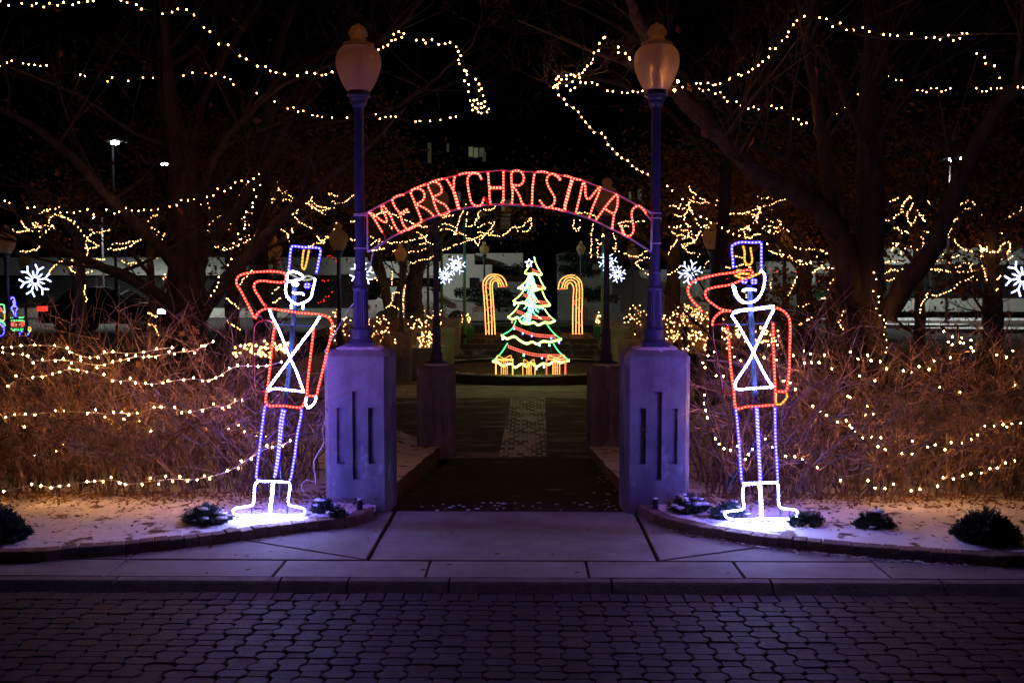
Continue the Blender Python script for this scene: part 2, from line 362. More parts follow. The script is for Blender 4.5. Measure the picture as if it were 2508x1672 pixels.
# ---- street of interlocking pavers
ROADZ = -.05
street = sheet('street', -14, 14, -6, 5.37, ROADZ - .014, M['sand'])
def oct_paver(L, W, c): return [(-L / 2, -W / 2 + c), (-L / 2 + c, -W / 2), (L / 2 - c, -W / 2), (L / 2, -W / 2 + c), (L / 2, W / 2 - c), (L / 2 - c, W / 2), (-L / 2 + c, W / 2), (-L / 2, W / 2 - c)]
def pmesh(poly, h, m, name, ti=.006): b = MB(); b.prism(poly, -h, 0, top_in=ti); return b.mesh(name, m)
PITX, PITY = .232, .074
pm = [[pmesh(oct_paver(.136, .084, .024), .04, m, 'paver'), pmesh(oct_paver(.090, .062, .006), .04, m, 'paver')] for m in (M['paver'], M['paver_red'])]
cells = []
rows = int((5.22 - 3.3) / PITY)
for j in range(rows):
    y = 5.22 - PITY * (j + .5)
    for i in range(-16, 17):
        for q in (0, 1):
            x = i * PITX + q * PITX / 2 + (PITX / 2 if j % 2 else 0) + random.uniform(-.003, .003)
            cells.append((x, y, q))
edge = 1254 / F
def vis(x, y): return abs(x) < (y + .25) * edge + .05 and y > 3.98
cv = [c for c in cells if vis(c[0], c[1])]; cv.sort(key=lambda c: c[1] + .25 * abs(c[0]))
near = set(cv[:298]); far_b = MB()
for c in cells:
    red = random.random() < .38; sz = random.uniform(-.003, .003)
    if c in near:
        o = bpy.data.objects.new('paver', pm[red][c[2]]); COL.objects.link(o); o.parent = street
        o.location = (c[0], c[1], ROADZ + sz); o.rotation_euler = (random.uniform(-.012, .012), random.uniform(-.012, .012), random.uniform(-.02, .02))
    elif c[1] > 3.3:
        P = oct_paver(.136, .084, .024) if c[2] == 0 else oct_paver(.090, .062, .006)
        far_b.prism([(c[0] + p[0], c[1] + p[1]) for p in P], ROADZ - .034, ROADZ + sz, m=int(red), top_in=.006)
far_b.build('paver_field', [M['paver'], M['paver_red']], street, kind='stuff')
bm_ = [pmesh([(-.048, -.062), (.048, -.062), (.048, .062), (-.048, .062)], .04, m, 'border_paver') for m in (M['paver'], M['paver_red'])]
for i in range(-33, 34):
    o = bpy.data.objects.new('border_paver', bm_[random.random() < .3]); COL.objects.link(o); o.parent = street
    o.location = (i * .101, 5.286, ROADZ + random.uniform(-.002, .003)); o.rotation_euler = (0, random.uniform(-.01, .01), random.uniform(-.015, .015))
# ---- kerb and sidewalk slabs
kerb = struct(link('kerb', None)); kx = [-6.2, -5.2, -4.25, -3.2, -2.28, -1.36, -.98, -.42, .48, 1.36, 2.3, 3.2, 4.1, 5.0, 6]
for a, c in zip(kx, kx[1:]):
    b = MB(); pr = [(5.352, -.14), (5.354, -.052), (5.405, -.012), (5.418, -.004), (5.475, 0), (5.475, -.14)]; n = len(pr); b.v = [(a + .006, y, z) for y, z in pr] + [(c - .006, y, z) for y, z in pr]
    for i in range(n): b.face((i, n + i, n + (i + 1) % n, (i + 1) % n))
    b.face(tuple(range(n - 1, -1, -1))); b.face(tuple(range(n, 2 * n))); b.build('kerb_stone', M['kerb'], kerb)
walk = struct(link('sidewalk', None))
def slab(poly, z=.0):
    n = len(poly); cx = sum(p[0] for p in poly) / n; cy = sum(p[1] for p in poly) / n; out = []
    for p in poly:
        d = math.hypot(p[0] - cx, p[1] - cy); k = (d - .008) / d; out.append((cx + (p[0] - cx) * k, cy + (p[1] - cy) * k))
    b = MB(); b.prism(out, -.1, z, top_in=.004); b.build('slab', M['slab'], walk)
jx = [-6, -5.1, -4.2, -3.25, -2.37, -1.42, -.56, .36, 1.23, 2.05, 3.0, 3.9, 4.9, 6]
for a, c in zip(jx, jx[1:]): slab([(a, 5.485), (c, 5.485), (c, 5.81), (a, 5.81)], random.uniform(-.002, .002))
slab([(-.93, 5.825), (.785, 5.825), (.785, 7.09), (-.93, 7.09)])
slab([(-2.37, 5.825), (-.96, 5.825), (-1.62, 6.17), (-2.37, 6.56)], .001); slab([(-1.6, 6.18), (-.945, 5.84), (-.945, 7.09), (-2.37, 7.09), (-2.37, 6.58)], -.001)
slab([(2.06, 5.825), (2.06, 6.42), (1.5, 6.15), (.82, 5.825)], .001); slab([(.80, 5.84), (1.5, 6.17), (2.06, 6.44), (2.06, 7.09), (.80, 7.09)], -.001)
for a, c in ((-6, -4.2), (-4.2, -2.37), (2.06, 3.9), (3.9, 6)): slab([(a, 5.825), (c, 5.825), (c, 6.9), (a, 6.9)], random.uniform(-.002, .001))
b = MB(); b.box(-6, 6, 5.48, 7.095, -.2, -.03); b.build('bedding', M['sand'], walk)
# ---- planting beds with brick edging
ARCL = [gr(x, y) for x, y in ((0, 1377), (179, 1366), (321, 1355), (500, 1336), (643, 1316), (750, 1301), (834, 1292), (888, 1280), (918, 1262))]
ARCR = [gr(x, y) for x, y in ((1560, 1255), (1602, 1280), (1673, 1303), (1846, 1334), (2025, 1354), (2204, 1370), (2382, 1382), (2507, 1387))]
ARCL = [Vector((-9, 5.72, 0)), Vector((-5, 5.80, 0))] + ARCL; ARCR = ARCR + [Vector((5, 5.80, 0)), Vector((9, 5.72, 0))]
def arc_y(A, x):
    if x <= A[0].x: return A[0].y
    for a, c in zip(A, A[1:]):
        if x <= c.x: return a.y + (c.y - a.y) * (x - a.x) / max(1e-6, c.x - a.x)
    return A[-1].y
def bed_z(x, y):
    side = max(0, min(1, (2.6 - abs(x)) / 1.2)); drop = .46 * max(0, min(1, (y - 7.3) / 4.9)) * side
    return .055 - drop
from mathutils import noise as NZ
def make_bed(A, sgn, name):
    b = MB(); xs = []; x = A[0].x if sgn < 0 else A[-1].x
    inner = A[-1].x if sgn < 0 else A[0].x; n = 110
    for i in range(n + 1):
        t = (i / n) ** .7; xs.append(x + (inner - x) * t)
    m = 90
    for xx in xs:
        y0 = arc_y(A, xx) + .06
        for j in range(m + 1):
            t = (j / m) ** 1.8; y = y0 + (12.95 - y0) * t
            hgt = min(1, (y - y0) / .5)
            z = bed_z(xx, y) + hgt * (.018 + .022 * NZ.noise(Vector((xx * 2.3, y * 2.3, 0))) + .014 * NZ.noise(Vector((xx * 9, y * 9, 3))))
            if j == 0: z = .02
            b.v.append((xx, y, z))
    for i in range(n):
        for j in range(m):
            k = i * (m + 1) + j; q = (k, k + m + 1, k + m + 2, k + 1); b.face(q if sgn < 0 else q)
    k0 = n * (m + 1)                                    # wall beside the path
    for j in range(m):
        a, c = b.v[k0 + j], b.v[k0 + j + 1]; b.quad((a[0], a[1], a[2]), (a[0], a[1], -.7), (c[0], c[1], -.7), (c[0], c[1], c[2]), 1)
    o = b.build(name, [M['snow'], M['edgebrick']], smooth=False)
    for p in o.data.polygons: p.use_smooth = p.material_index == 0
    return struct(o)
make_bed(ARCL, -1, 'snowy_bed_ground'); make_bed(ARCR, 1, 'snowy_bed_ground')
def edging(A, label):
    t = thing('bed_edging', label, 'brick edging', tuple(A[len(A) // 2]))
    me = MB(); me.box(-.041, .041, -.005, .09, -.05, .066, top_in=.007); me = me.mesh('brick', M['edgebrick'])
    P = smooth(A, 6)
    for p, q in zip(*(lambda L: (L, L[1:]))(along(P, .0875))):
        if abs(p.x) > 3.9: continue
        d = q - p; o = bpy.data.objects.new('brick', me); COL.objects.link(o); o.parent = t; o.matrix_parent_inverse = t.matrix_basis.inverted()
        o.location = (p + q) / 2 + Vector((0, 0, random.uniform(-.004, .003))); o.rotation_euler = (random.uniform(-.03, .03), 0, math.atan2(d.y, d.x) + random.uniform(-.03, .03))
edging(ARCL, 'curved row of dark bricks edging the snowy bed left of the gate')
edging(ARCR, 'curved row of dark bricks edging the snowy bed right of the gate')
# stone walls that hold the beds along the ramp
for sg, X in ((-1, -.985), (1, None)):
    pass
# ================================================================ gate pillars
PW, PH, CH = .23, 1.165, .032
def pillar_proto():
    b = MB(); xb = [-PW + CH, -.141, -.083, -.029, .029, .083, .141, PW - CH]; zb = [-.25, .24, .355, .755, .873, PH - .045]
    def groove(i, j): return (i == 3 and 1 <= j <= 3) or (i in (1, 5) and j == 2)
    for rot in range(4):
        R = Matrix.Rotation(rot * math.pi / 2, 3, 'Z')
        def P(x, d, z): return tuple(R @ Vector((x, -PW + d, z)))
        for i in range(7):
            for j in range(5):
                d = .03 if groove(i, j) else 0
                b.quad(P(xb[i], d, zb[j]), P(xb[i + 1], d, zb[j]), P(xb[i + 1], d, zb[j + 1]), P(xb[i], d, zb[j + 1]))
                if groove(i, j):
                    b.quad(P(xb[i], 0, zb[j]), P(xb[i], d, zb[j]), P(xb[i], d, zb[j + 1]), P(xb[i], 0, zb[j + 1]))
                    b.quad(P(xb[i + 1], d, zb[j]), P(xb[i + 1], 0, zb[j]), P(xb[i + 1], 0, zb[j + 1]), P(xb[i + 1], d, zb[j + 1]))
                    if not groove(i, j + 1): b.quad(P(xb[i], d, zb[j + 1]), P(xb[i + 1], d, zb[j + 1]), P(xb[i + 1], 0, zb[j + 1]), P(xb[i], 0, zb[j + 1]))
                    if not groove(i, j - 1): b.quad(P(xb[i], 0, zb[j]), P(xb[i + 1], 0, zb[j]), P(xb[i + 1], d, zb[j]), P(xb[i], d, zb[j]))
        e = PW - CH                                          # corner chamfer, top chamfer
        b.quad(P(e, 0, -.25), P(PW, CH, -.25), P(PW, CH, PH - .045), P(e, 0, PH - .045))
        b.quad(P(-e, 0, PH - .045), P(e, 0, PH - .045), P(e - .02, .045, PH), P(-e + .02, .045, PH))
        k = len(b.v); b.v += [P(e, 0, PH - .045), P(PW, CH, PH - .045), P(PW - .045, CH + .02, PH), P(e - .02, .045, PH)]; b.face((k, k + 1, k + 2, k + 3))
    f = PW - .045
    b.quad((-f, -f, PH), (f, -f, PH), (f, f, PH), (-f, f, PH))
    return b.mesh('body', M['pillar'])
pil_me = pillar_proto()
def snow_patch(name, parent, c, rx, ry, h, seed, m='snowcap'):
    rnd = random.Random(seed); b = MB(); n = 36
    ang = [2 * math.pi * i / n for i in range(n)]
    rr = [1 + .10 * rnd.uniform(-1, 1) for _ in ang]
    def sq(a): return 1 / max(abs(math.cos(a)), abs(math.sin(a))) ** .75
    for k, (s, z) in enumerate(((1, -h * 1.6), (.93, h * .2), (.8, h), (.4, h * 1.1))):
        for a, r in zip(ang, rr): b.v.append((c[0] + rx * s * r * sq(a) * math.cos(a), c[1] + ry * s * r * sq(a) * math.sin(a), c[2] + z + rnd.uniform(-.002, .002) * (k > 0)))
    for k in range(3):
        for i in range(n): j = (i + 1) % n; b.face((k * n + i, k * n + j, (k + 1) * n + j, (k + 1) * n + i))
    b.face(tuple(range(3 * n, 4 * n))); return b.build(name, M[m], parent, smooth=True)
def pillar(X, Y, z, label, group=None, snow=True, rot=0, scale=1):
    t = thing('concrete_pillar', label, 'pillar', (X, Y, z), group); link('body', pil_me, t).matrix_parent_inverse.identity()
    if snow:
        s = snow_patch('snow_cap', t, (X, Y - .012, z + PH), .172, .178, .016, int(X * 100) + 7)
    t.rotation_euler = (0, 0, rot); t.scale = (1, 1, scale); return t
YP = 7.26
pL = at(875, 1262, 7.03); pR = at(1609, 1259, 7.03)
PLX, PRX = pL.x, pR.x
pillar(PLX, YP, 0, 'concrete pillar with three grooves under the lamp post left of the arch')
pillar(PRX, YP, 0, 'concrete pillar with three grooves under the lamp post right of the arch')
p2L = at(1066, 1125, 12.25); p2R = at(1487, 1125, 12.25); Y2 = 12.48; Z2 = p2L.z
pillar(p2L.x, Y2, Z2, 'dim concrete pillar at the foot of the ramp, left of the snowy strip')
pillar(p2R.x, Y2, Z2, 'dim concrete pillar at the foot of the ramp, right of the snowy strip')
# ================================================================ street lamps
def lamp_proto():
    t = thing('street_lamp', 'x', 'street lamp', (0, 0, 0), 'globe street lamps')
    b = MB(); b.box(-.098, .098, -.098, .098, 0, .05, top_in=.008)
    b.lathe([(.088, .05), (.09, .06), (.076, .075), (.076, .135), (.08, .142), (.07, .155)], seg=24); b.build('base', M['ironblue'], t)
    b = MB(); b.lathe([(.060, .155), (.059, .16), (.052, .42), (.054, .425)], seg=40, flute=(1, 2)); b.build('fluted_shaft', M['ironblue'], t)
    b = MB(); b.lathe([(.056, .425), (.060, .432), (.060, .445), (.044, .462), (.043, .55), (.047, .556), (.047, .568), (.037, .58), (.034, 1.76), (.041, 1.765)], seg=24); b.build('post', M['ironblue'], t, smooth=False)
    b = MB(); b.lathe([(.04, 1.74), (.056, 1.77), (.056, 1.785), (.066, 1.80), (.07, 1.815), (.086, 1.822), (.086, 1.835), (.078, 1.845), (.076, 1.86)], seg=24); b.build('collar', M['ironblue'], t)
    b = MB(); pr = [(.074, 1.858), (.086, 1.862), (.105, 1.89), (.128, 1.935), (.148, 1.985), (.160, 2.03), (.163, 2.06), (.160, 2.10), (.148, 2.135), (.128, 2.158), (.112, 2.168)]
    b.lathe(pr, seg=32); gl = b.build('globe', M['globe'], t, smooth=True)
    b = MB(); b.lathe([(.112, 2.168), (.112, 2.192), (.095, 2.198), (.070, 2.205), (.056, 2.225), (.053, 2.243), (.068, 2.255), (.070, 2.272), (.062, 2.283), (.056, 2.30), (.04, 2.318), (.014, 2.328), (.012, 2.336), (0, 2.338)], seg=28); b.build('finial', M['globe'], gl, smooth=True)
    b = MB(); b.lathe([(.028, 1.86), (.03, 1.98), (.022, 2.0), (.026, 2.03), (.026, 2.10), (.012, 2.13), (0, 2.135)], seg=14); b.build('lamp_holder', M['pillar'], gl)
    return t
lamp0 = lamp_proto(); lamp0_used = [False]
def lamp(X, Y, z, label, s=1.0, lean=(0, 0)):
    if lamp0_used[0]: o = copy_tree(lamp0)
    else: o = lamp0; lamp0_used[0] = True
    o.location = (X, Y, z); o.scale = (s, s, s); o.rotation_euler = (lean[0], lean[1], random.uniform(0, 1)); o['label'] = label; return o
lamp(PLX, YP, PH - .004, 'tall street lamp with unlit frosted globe holding the left end of the arch').rotation_euler.z = 0
lamp(PRX, YP, PH - .004, 'tall street lamp with warm glowing frosted globe holding the right end of the arch').rotation_euler.z = 0
lamp(p2L.x, Y2, Z2 + PH - .004, 'dark street lamp seen through the letters MERRY of the arch')
lamp(p2R.x, Y2, Z2 + PH - .004, 'dark street lamp seen through the letter A of the arch')
def far_lamp(px, py, Y, label, base_z=None, pil=None, s=1.0):
    c = at(px, py, Y); bz = c.z - 2.05 * s
    g0 = -.5 if -4.6 < c.x < 5.2 else -.03
    if Y > 28: g0 = 0
    lamp(c.x, Y, bz, label, s)
    if bz - g0 > .3: pillar(c.x, Y, bz - PH + .004, pil or ('concrete pillar under the ' + label), snow=False)
far_lamp(14, 592, 16.6, 'street lamp with snowflake at the left edge of the photo')
far_lamp(60, 640, 26, 'dim street lamp behind the leftmost snowflake')
far_lamp(829, 586, 17, 'street lamp just left of the left gate lamp post')
far_lamp(672, 612, 21, 'street lamp behind the hat of the left soldier')
far_lamp(981, 622, 21.6, 'street lamp on a grooved pillar beside the leftmost stair planter', pil='reddish grooved pillar beside the terraced planters left of the stairs', s=.82)
far_lamp(1048, 622, 26.5, 'street lamp half hidden behind the dark post at the ramp foot', s=.95)
far_lamp(1186, 611, 35, 'small street lamp above the left candy cane')
far_lamp(1423, 610, 35, 'small street lamp above the right candy cane')
far_lamp(1549, 620, 27, 'street lamp behind the right end of the arch', s=.95)
far_lamp(1744, 583, 17, 'street lamp between the right gate post and the right soldier')
far_lamp(1922, 600, 20, 'dim street lamp to the right of the right soldier hat')
# ================================================================ rope-light figures
def rope(name, parent, paths, kind, r=.0067, bead=.0068, gap=.0225, n=5, ico=True, sm=True, jit=.0):
    b = MB()
    if paths and isinstance(paths[0], Vector): paths = [paths]
    for p in paths:
        P = smooth(p, n) if sm and len(p) > 2 else p
        b.tube(P, r, 6, 0)
        if not kind.startswith('dead'):
            for i, q in enumerate(along(P, gap)): b.ball(q + Vector((0, -r * .55, 0)), bead, 1, ico)
    return b.build(name, list(ROPE[kind]), parent, smooth=True)
def tube_obj(name, parent, paths, r, m, sides=6):
    b = MB()
    if isinstance(paths[0], Vector): paths = [paths]
    for p in paths: b.tube(p, r, sides)
    return b.build(name, m, parent, smooth=True)
def soldier(lab, Y, S):
    base = at(*rg(S['b'][0], S['b'][1])[0], Y); base.z = bed_z(base.x, Y) + .03
    t = thing('light_soldier', lab, 'soldier light', tuple(base), 'rope light toy soldiers')
    for name, kind, r, lists, *o in S['p']:
        dy = o[0] if o else 0
        rope(name, t, [pw(r, l, Y + dy) for l in lists], kind)
    for name, m, r, lists, rad in S['f']:
        if name == 'support_pole': tube_obj(name, t, [pw(r, l, Y + .03) for l in lists], rad, M[m])
        else:
            for l in lists: tube_obj(name, t, [pw(r, l, Y + .03)], rad, M[m])
    return t
soldier('rope light toy soldier saluting beside the left gate pillar, leaning right', 6.6, dict(b=('l3', (640, 1465)), p=[
    ('hat', 'blue', 'l1', [(1150, 660, 1165, 560, 1175, 460, 1180, 380, 1190, 290, 1200, 220, 1230, 180, 1300, 185, 1400, 195, 1520, 205, 1640, 208, 1720, 215, 1765, 250, 1755, 350, 1735, 440, 1715, 550, 1695, 650, 1680, 700)]),
    ('plume', 'gold', 'l1', [(1450, 240, 1430, 330, 1420, 440, 1410, 540, 1420, 600, 1445, 625, 1470, 590, 1500, 480, 1525, 360, 1545, 250)]),
    ('hand', 'white', 'l1', [(1150, 690, 1230, 665, 1330, 690, 1400, 730, 1430, 765, 1390, 810, 1310, 830, 1220, 850, 1140, 850, 1125, 780, 1135, 710, 1160, 685)], -.03),
    ('visor', 'dimcream', 'l1', [(1420, 830, 1530, 825, 1620, 790, 1550, 755, 1480, 760, 1460, 800), (1180, 710, 1260, 750, 1340, 800)]),
    ('head', 'white', 'l1', [(1640, 790, 1660, 830, 1640, 920, 1615, 1020, 1600, 1110, 1560, 1190, 1490, 1240, 1400, 1280, 1320, 1290, 1240, 1260, 1170, 1200, 1120, 1130, 1095, 1040, 1100, 950, 1110, 890)]),
    ('eye', 'white', 'l1', [(1210, 900, 1270, 885, 1330, 900, 1310, 930, 1230, 920)]), ('eye', 'blue', 'l1', [(1460, 935, 1500, 900, 1550, 915, 1545, 955, 1495, 975, 1460, 940)]),
    ('mouth', 'white', 'l1', [(1225, 1060, 1290, 1090, 1350, 1080, 1410, 1085, 1450, 1115)]),
    ('neck', 'white', 'l1', [(1210, 1290, 1200, 1380), (1430, 1300, 1425, 1390)]),
    ('saluting_arm', 'red', 'l1', [(500, 1560, 440, 1430, 360, 1280, 290, 1140, 220, 1010, 165, 930, 150, 850, 190, 760, 300, 710, 480, 680, 680, 665, 880, 665, 1020, 685, 1090, 710, 1100, 780, 1090, 850, 1020, 875, 900, 870, 760, 855, 640, 845, 550, 860, 500, 900, 490, 970, 520, 1050, 580, 1140, 650, 1260, 720, 1340)], -.02),
    ('jacket', 'red', 'l2', [(345, 215, 360, 160, 410, 110, 490, 82, 600, 90, 700, 105, 800, 120, 940, 140, 1050, 145, 1180, 160, 1260, 185, 1310, 230, 1328, 290, 1315, 400, 1290, 520, 1250, 680, 1200, 890, 1150, 1090, 1120, 1190, 1020, 1195),
        (1090, 330, 1075, 480, 1050, 680, 1030, 860, 1010, 1050, 1000, 1180, 960, 1300, 930, 1345, 830, 1340, 700, 1325, 590, 1325, 510, 1320, 475, 1280, 480, 1200, 500, 1080, 520, 920, 540, 740, 555, 560, 575, 400, 590, 300, 560, 250)]),
    ('unlit_sleeve', 'dead', 'l2', [(560, 255, 480, 235, 390, 250, 335, 300, 320, 380, 318, 600, 322, 900, 330, 1080, 370, 1150, 460, 1140)]),
    ('cross_belt', 'white', 'l2', [(520, 90, 560, 190, 640, 340, 720, 540, 790, 720, 870, 890, 960, 1140), (1170, 180, 1080, 320, 960, 480, 830, 650, 780, 730, 670, 880, 500, 1110)], -.015),
    ('belt', 'white', 'l2', [(500, 1130, 600, 1105, 760, 1120, 970, 1145)]), ('glove', 'white', 'l2', [(1000, 1210, 985, 1290, 1020, 1350, 1080, 1310, 1115, 1250, 1115, 1200)]),
    ('trouser_leg', 'blue', 'l3', [(575, 65, 555, 170, 540, 300, 520, 450, 500, 620, 480, 770, 465, 900, 460, 990, 475, 1010), (795, 110, 770, 250, 755, 400, 745, 560, 730, 700, 710, 850, 690, 980)]),
    ('trouser_leg', 'blue', 'l3', [(1040, 110, 1030, 200, 1000, 350, 975, 500, 955, 680, 930, 830, 905, 980, 880, 1030), (825, 120, 800, 260, 782, 420, 766, 560, 750, 700, 728, 850, 704, 980)]),
    ('boot_cuff', 'white', 'l3', [(470, 1030, 600, 1035, 700, 1035, 880, 1050)]),
    ('boot', 'white', 'l3', [(470, 1040, 440, 1090, 435, 1180, 425, 1300, 390, 1345, 280, 1365, 200, 1375, 165, 1410, 180, 1450, 250, 1470, 400, 1475, 620, 1460), (665, 1050, 660, 1150, 650, 1250, 635, 1350, 625, 1450)]),
    ('boot', 'white', 'l3', [(885, 1060, 890, 1130, 875, 1220, 870, 1310, 900, 1345, 1000, 1365, 1065, 1385, 1080, 1420, 1050, 1460, 950, 1470, 640, 1465), (680, 1050, 674, 1150, 664, 1250, 650, 1350, 640, 1450)])],
    f=[('support_pole', 'steel', 'l2', [(850, -330, 840, -100), (840, -100, 826, 300), (826, 300, 770, 950), (770, 950, 715, 1290)], .018), ('frame_bar', 'steel', 'l2', [(380, 220, 640, 280, 860, 295, 1150, 310)], .005),
       ('cable_tie', 'white_wire', 'l2', [(740, 840, 800, 842), (735, 950, 790, 952), (725, 995, 785, 997)], .003), ('stake', 'steel', 'l3', [(770, 560, 770, 1000), (770, 1000, 750, 1250), (400, 1360, 400, 1490), (860, 1360, 850, 1490)], .004)]))
soldier('rope light toy soldier saluting right of the right gate pillar, standing upright', 6.5, dict(b=('r3', (650, 1510)), p=[
    ('hat', 'blue', 'r1', [(985, 680, 980, 590, 975, 500, 965, 410, 960, 330, 960, 260, 1010, 220, 1090, 190, 1180, 180, 1260, 185, 1360, 190, 1450, 185, 1510, 185, 1525, 230, 1525, 350, 1525, 450, 1525, 560, 1525, 650, 1530, 720)]),
    ('plume', 'gold', 'r1', [(1170, 250, 1195, 320, 1205, 400, 1200, 480, 1210, 550, 1240, 600, 1290, 615, 1330, 590, 1350, 520, 1340, 440, 1325, 350, 1315, 280)]),
    ('visor', 'orange', 'r1', [(1040, 735, 1100, 720, 1150, 730), (1075, 805, 1150, 782, 1260, 792, 1300, 778), (1010, 810, 1080, 845, 1180, 875, 1280, 865, 1390, 820, 1500, 770)]),
    ('head', 'white', 'r1', [(1500, 735, 1560, 760, 1590, 840, 1585, 950, 1570, 1040, 1540, 1130, 1490, 1220, 1410, 1300, 1300, 1345, 1200, 1330, 1120, 1280, 1060, 1200, 1030, 1110, 1010, 1040, 965, 1000), (980, 1010, 1000, 1110, 1040, 1210, 1110, 1300, 1190, 1350)]),
    ('eye', 'blue', 'r1', [(1150, 915, 1175, 955, 1215, 960, 1245, 930, 1240, 905)]), ('eye', 'blue', 'r1', [(1330, 935, 1365, 900, 1420, 915, 1425, 955, 1370, 972, 1335, 945)]),
    ('mouth', 'white', 'r1', [(1160, 1125, 1200, 1095, 1290, 1085, 1430, 1100)]),
    ('saluting_arm', 'red', 'r1', [(390, 1520, 330, 1440, 250, 1360, 180, 1270, 130, 1180, 115, 1090, 140, 1020, 190, 960, 290, 900, 400, 870, 560, 830, 700, 800, 860, 780, 1000, 760, 1130, 740, 1250, 715, 1330, 720, 1360, 770, 1320, 830, 1230, 880, 1100, 930, 950, 990, 800, 1020, 640, 1045, 540, 1070, 470, 1100, 450, 1160, 460, 1230, 520, 1310, 600, 1370, 700, 1440, 800, 1480, 940, 1500)], -.02),
    ('jacket', 'red', 'r2', [(1200, 70, 1270, 95, 1330, 140, 1370, 200, 1385, 280, 1385, 420, 1380, 560, 1378, 700, 1375, 850, 1360, 1000, 1350, 1090, 1320, 1140, 1220, 1140), (395, 305, 390, 270, 410, 210, 460, 155, 530, 115, 640, 115),
        (585, 320, 595, 420, 605, 560, 620, 770, 640, 960, 660, 1080, 670, 1200, 680, 1310, 700, 1360, 760, 1355, 830, 1335, 950, 1330, 1080, 1320, 1190, 1315), (1165, 260, 1168, 400, 1172, 600, 1180, 800, 1190, 1000, 1195, 1150, 1200, 1290)]),
    ('unlit_sleeve', 'dead', 'r2', [(590, 310, 540, 280, 460, 285, 400, 300, 395, 330, 400, 480, 440, 680, 480, 900, 510, 1080, 525, 1170, 650, 1165)]), ('unlit_glove', 'deadclear', 'r2', [(530, 1185, 550, 1270, 600, 1330, 650, 1330)]),
    ('shoulder_bar', 'white', 'r2', [(660, 125, 750, 100, 900, 85, 1050, 65, 1180, 50), (680, 135, 760, 110, 900, 96, 1050, 77, 1180, 62)]),
    ('cross_belt', 'white', 'r2', [(685, 125, 650, 155, 650, 190, 720, 290, 800, 430, 900, 610, 1000, 810, 1100, 990, 1170, 1085), (1180, 90, 1120, 200, 1040, 370, 960, 540, 880, 720, 800, 850, 700, 1000, 680, 1080)], -.015),
    ('belt', 'white', 'r2', [(680, 1090, 720, 1115, 850, 1105, 1000, 1095, 1170, 1085)]), ('glove', 'gold', 'r2', [(1205, 1160, 1205, 1290, 1260, 1305, 1310, 1260, 1345, 1210, 1340, 1160)]),
    ('trouser_leg', 'blue', 'r3', [(325, 110, 345, 300, 360, 480, 375, 680, 385, 850, 400, 1040), (584, 90, 594, 300, 604, 500, 614, 720, 624, 900, 629, 1040)]),
    ('trouser_leg', 'blue', 'r3', [(825, 90, 828, 300, 832, 500, 845, 720, 855, 900, 862, 1040), (600, 100, 610, 300, 620, 500, 630, 720, 640, 900, 645, 1040)]),
    ('boot_cuff', 'white', 'r3', [(410, 1060, 600, 1055, 740, 1052, 860, 1050)]),
    ('boot', 'white', 'r3', [(600, 1070, 470, 1075, 425, 1100, 412, 1180, 420, 1280, 425, 1370, 380, 1400, 270, 1415, 205, 1425, 185, 1460, 215, 1500, 300, 1520, 450, 1525, 640, 1510), (622, 1080, 635, 1250, 640, 1400, 640, 1500)]),
    ('boot', 'white', 'r3', [(865, 1070, 870, 1200, 875, 1330, 920, 1380, 1010, 1390, 1080, 1400, 1115, 1440, 1090, 1490, 1000, 1515, 650, 1510), (640, 1080, 652, 1250, 657, 1400, 657, 1500)])],
    f=[('support_pole', 'steel', 'r2', [(860, -220, 880, 100), (880, 100, 900, 420), (900, 420, 930, 1080), (930, 1080, 950, 1290)], .019), ('frame_bar', 'steel', 'r2', [(420, 285, 740, 290, 1180, 262)], .005),
       ('cable_tie', 'white_wire', 'r2', [(865, 412, 930, 414), (885, 828, 952, 830)], .003), ('stake', 'steel', 'r3', [(560, 520, 220, 1120), (420, 1390, 425, 1500), (895, 1380, 900, 1510), (1005, 1390, 1015, 1560)], .004)]))
# ---------------------------------------------------------------- arch sign MERRY CHRISTMAS
YA = YP - .03
arch = thing('arch_sign', 'arched red rope light sign reading MERRY CHRISTMAS between the gate lamp posts', 'sign', (0, YA, 2.3))
top = pw('a1', (55, 770, 250, 660, 450, 555, 640, 470, 850, 375, 1000, 310, 1250, 235, 1440, 190, 1650, 150, 1930, 125, 2100, 108, 2220, 112), YA) + pw('a2', (0, 120, 300, 125, 650, 150, 880, 190, 1160, 255, 1450, 365, 1740, 490, 2050, 660, 2280, 780), YA)
bot = pw('a1', (70, 1380, 350, 1205, 570, 1085, 740, 1010, 900, 915, 1110, 830, 1340, 750, 1480, 715, 1630, 690, 1930, 650, 2150, 645), YA) + pw('a2', (0, 645, 300, 655, 560, 680, 700, 700, 890, 745, 1070, 790, 1290, 860, 1380, 900, 1650, 1030, 1870, 1140, 2100, 1280, 2250, 1380), YA)
tube_obj('frame_bar', arch, smooth(top, 3), .0075, M['arch_steel']); tube_obj('frame_bar', arch, smooth(bot, 3), .0075, M['arch_steel'])
tube_obj('frame_bar', arch, [top[0], bot[0]], .0075, M['arch_steel']); tube_obj('frame_bar', arch, [top[-1], bot[-1]], .0075, M['arch_steel'])
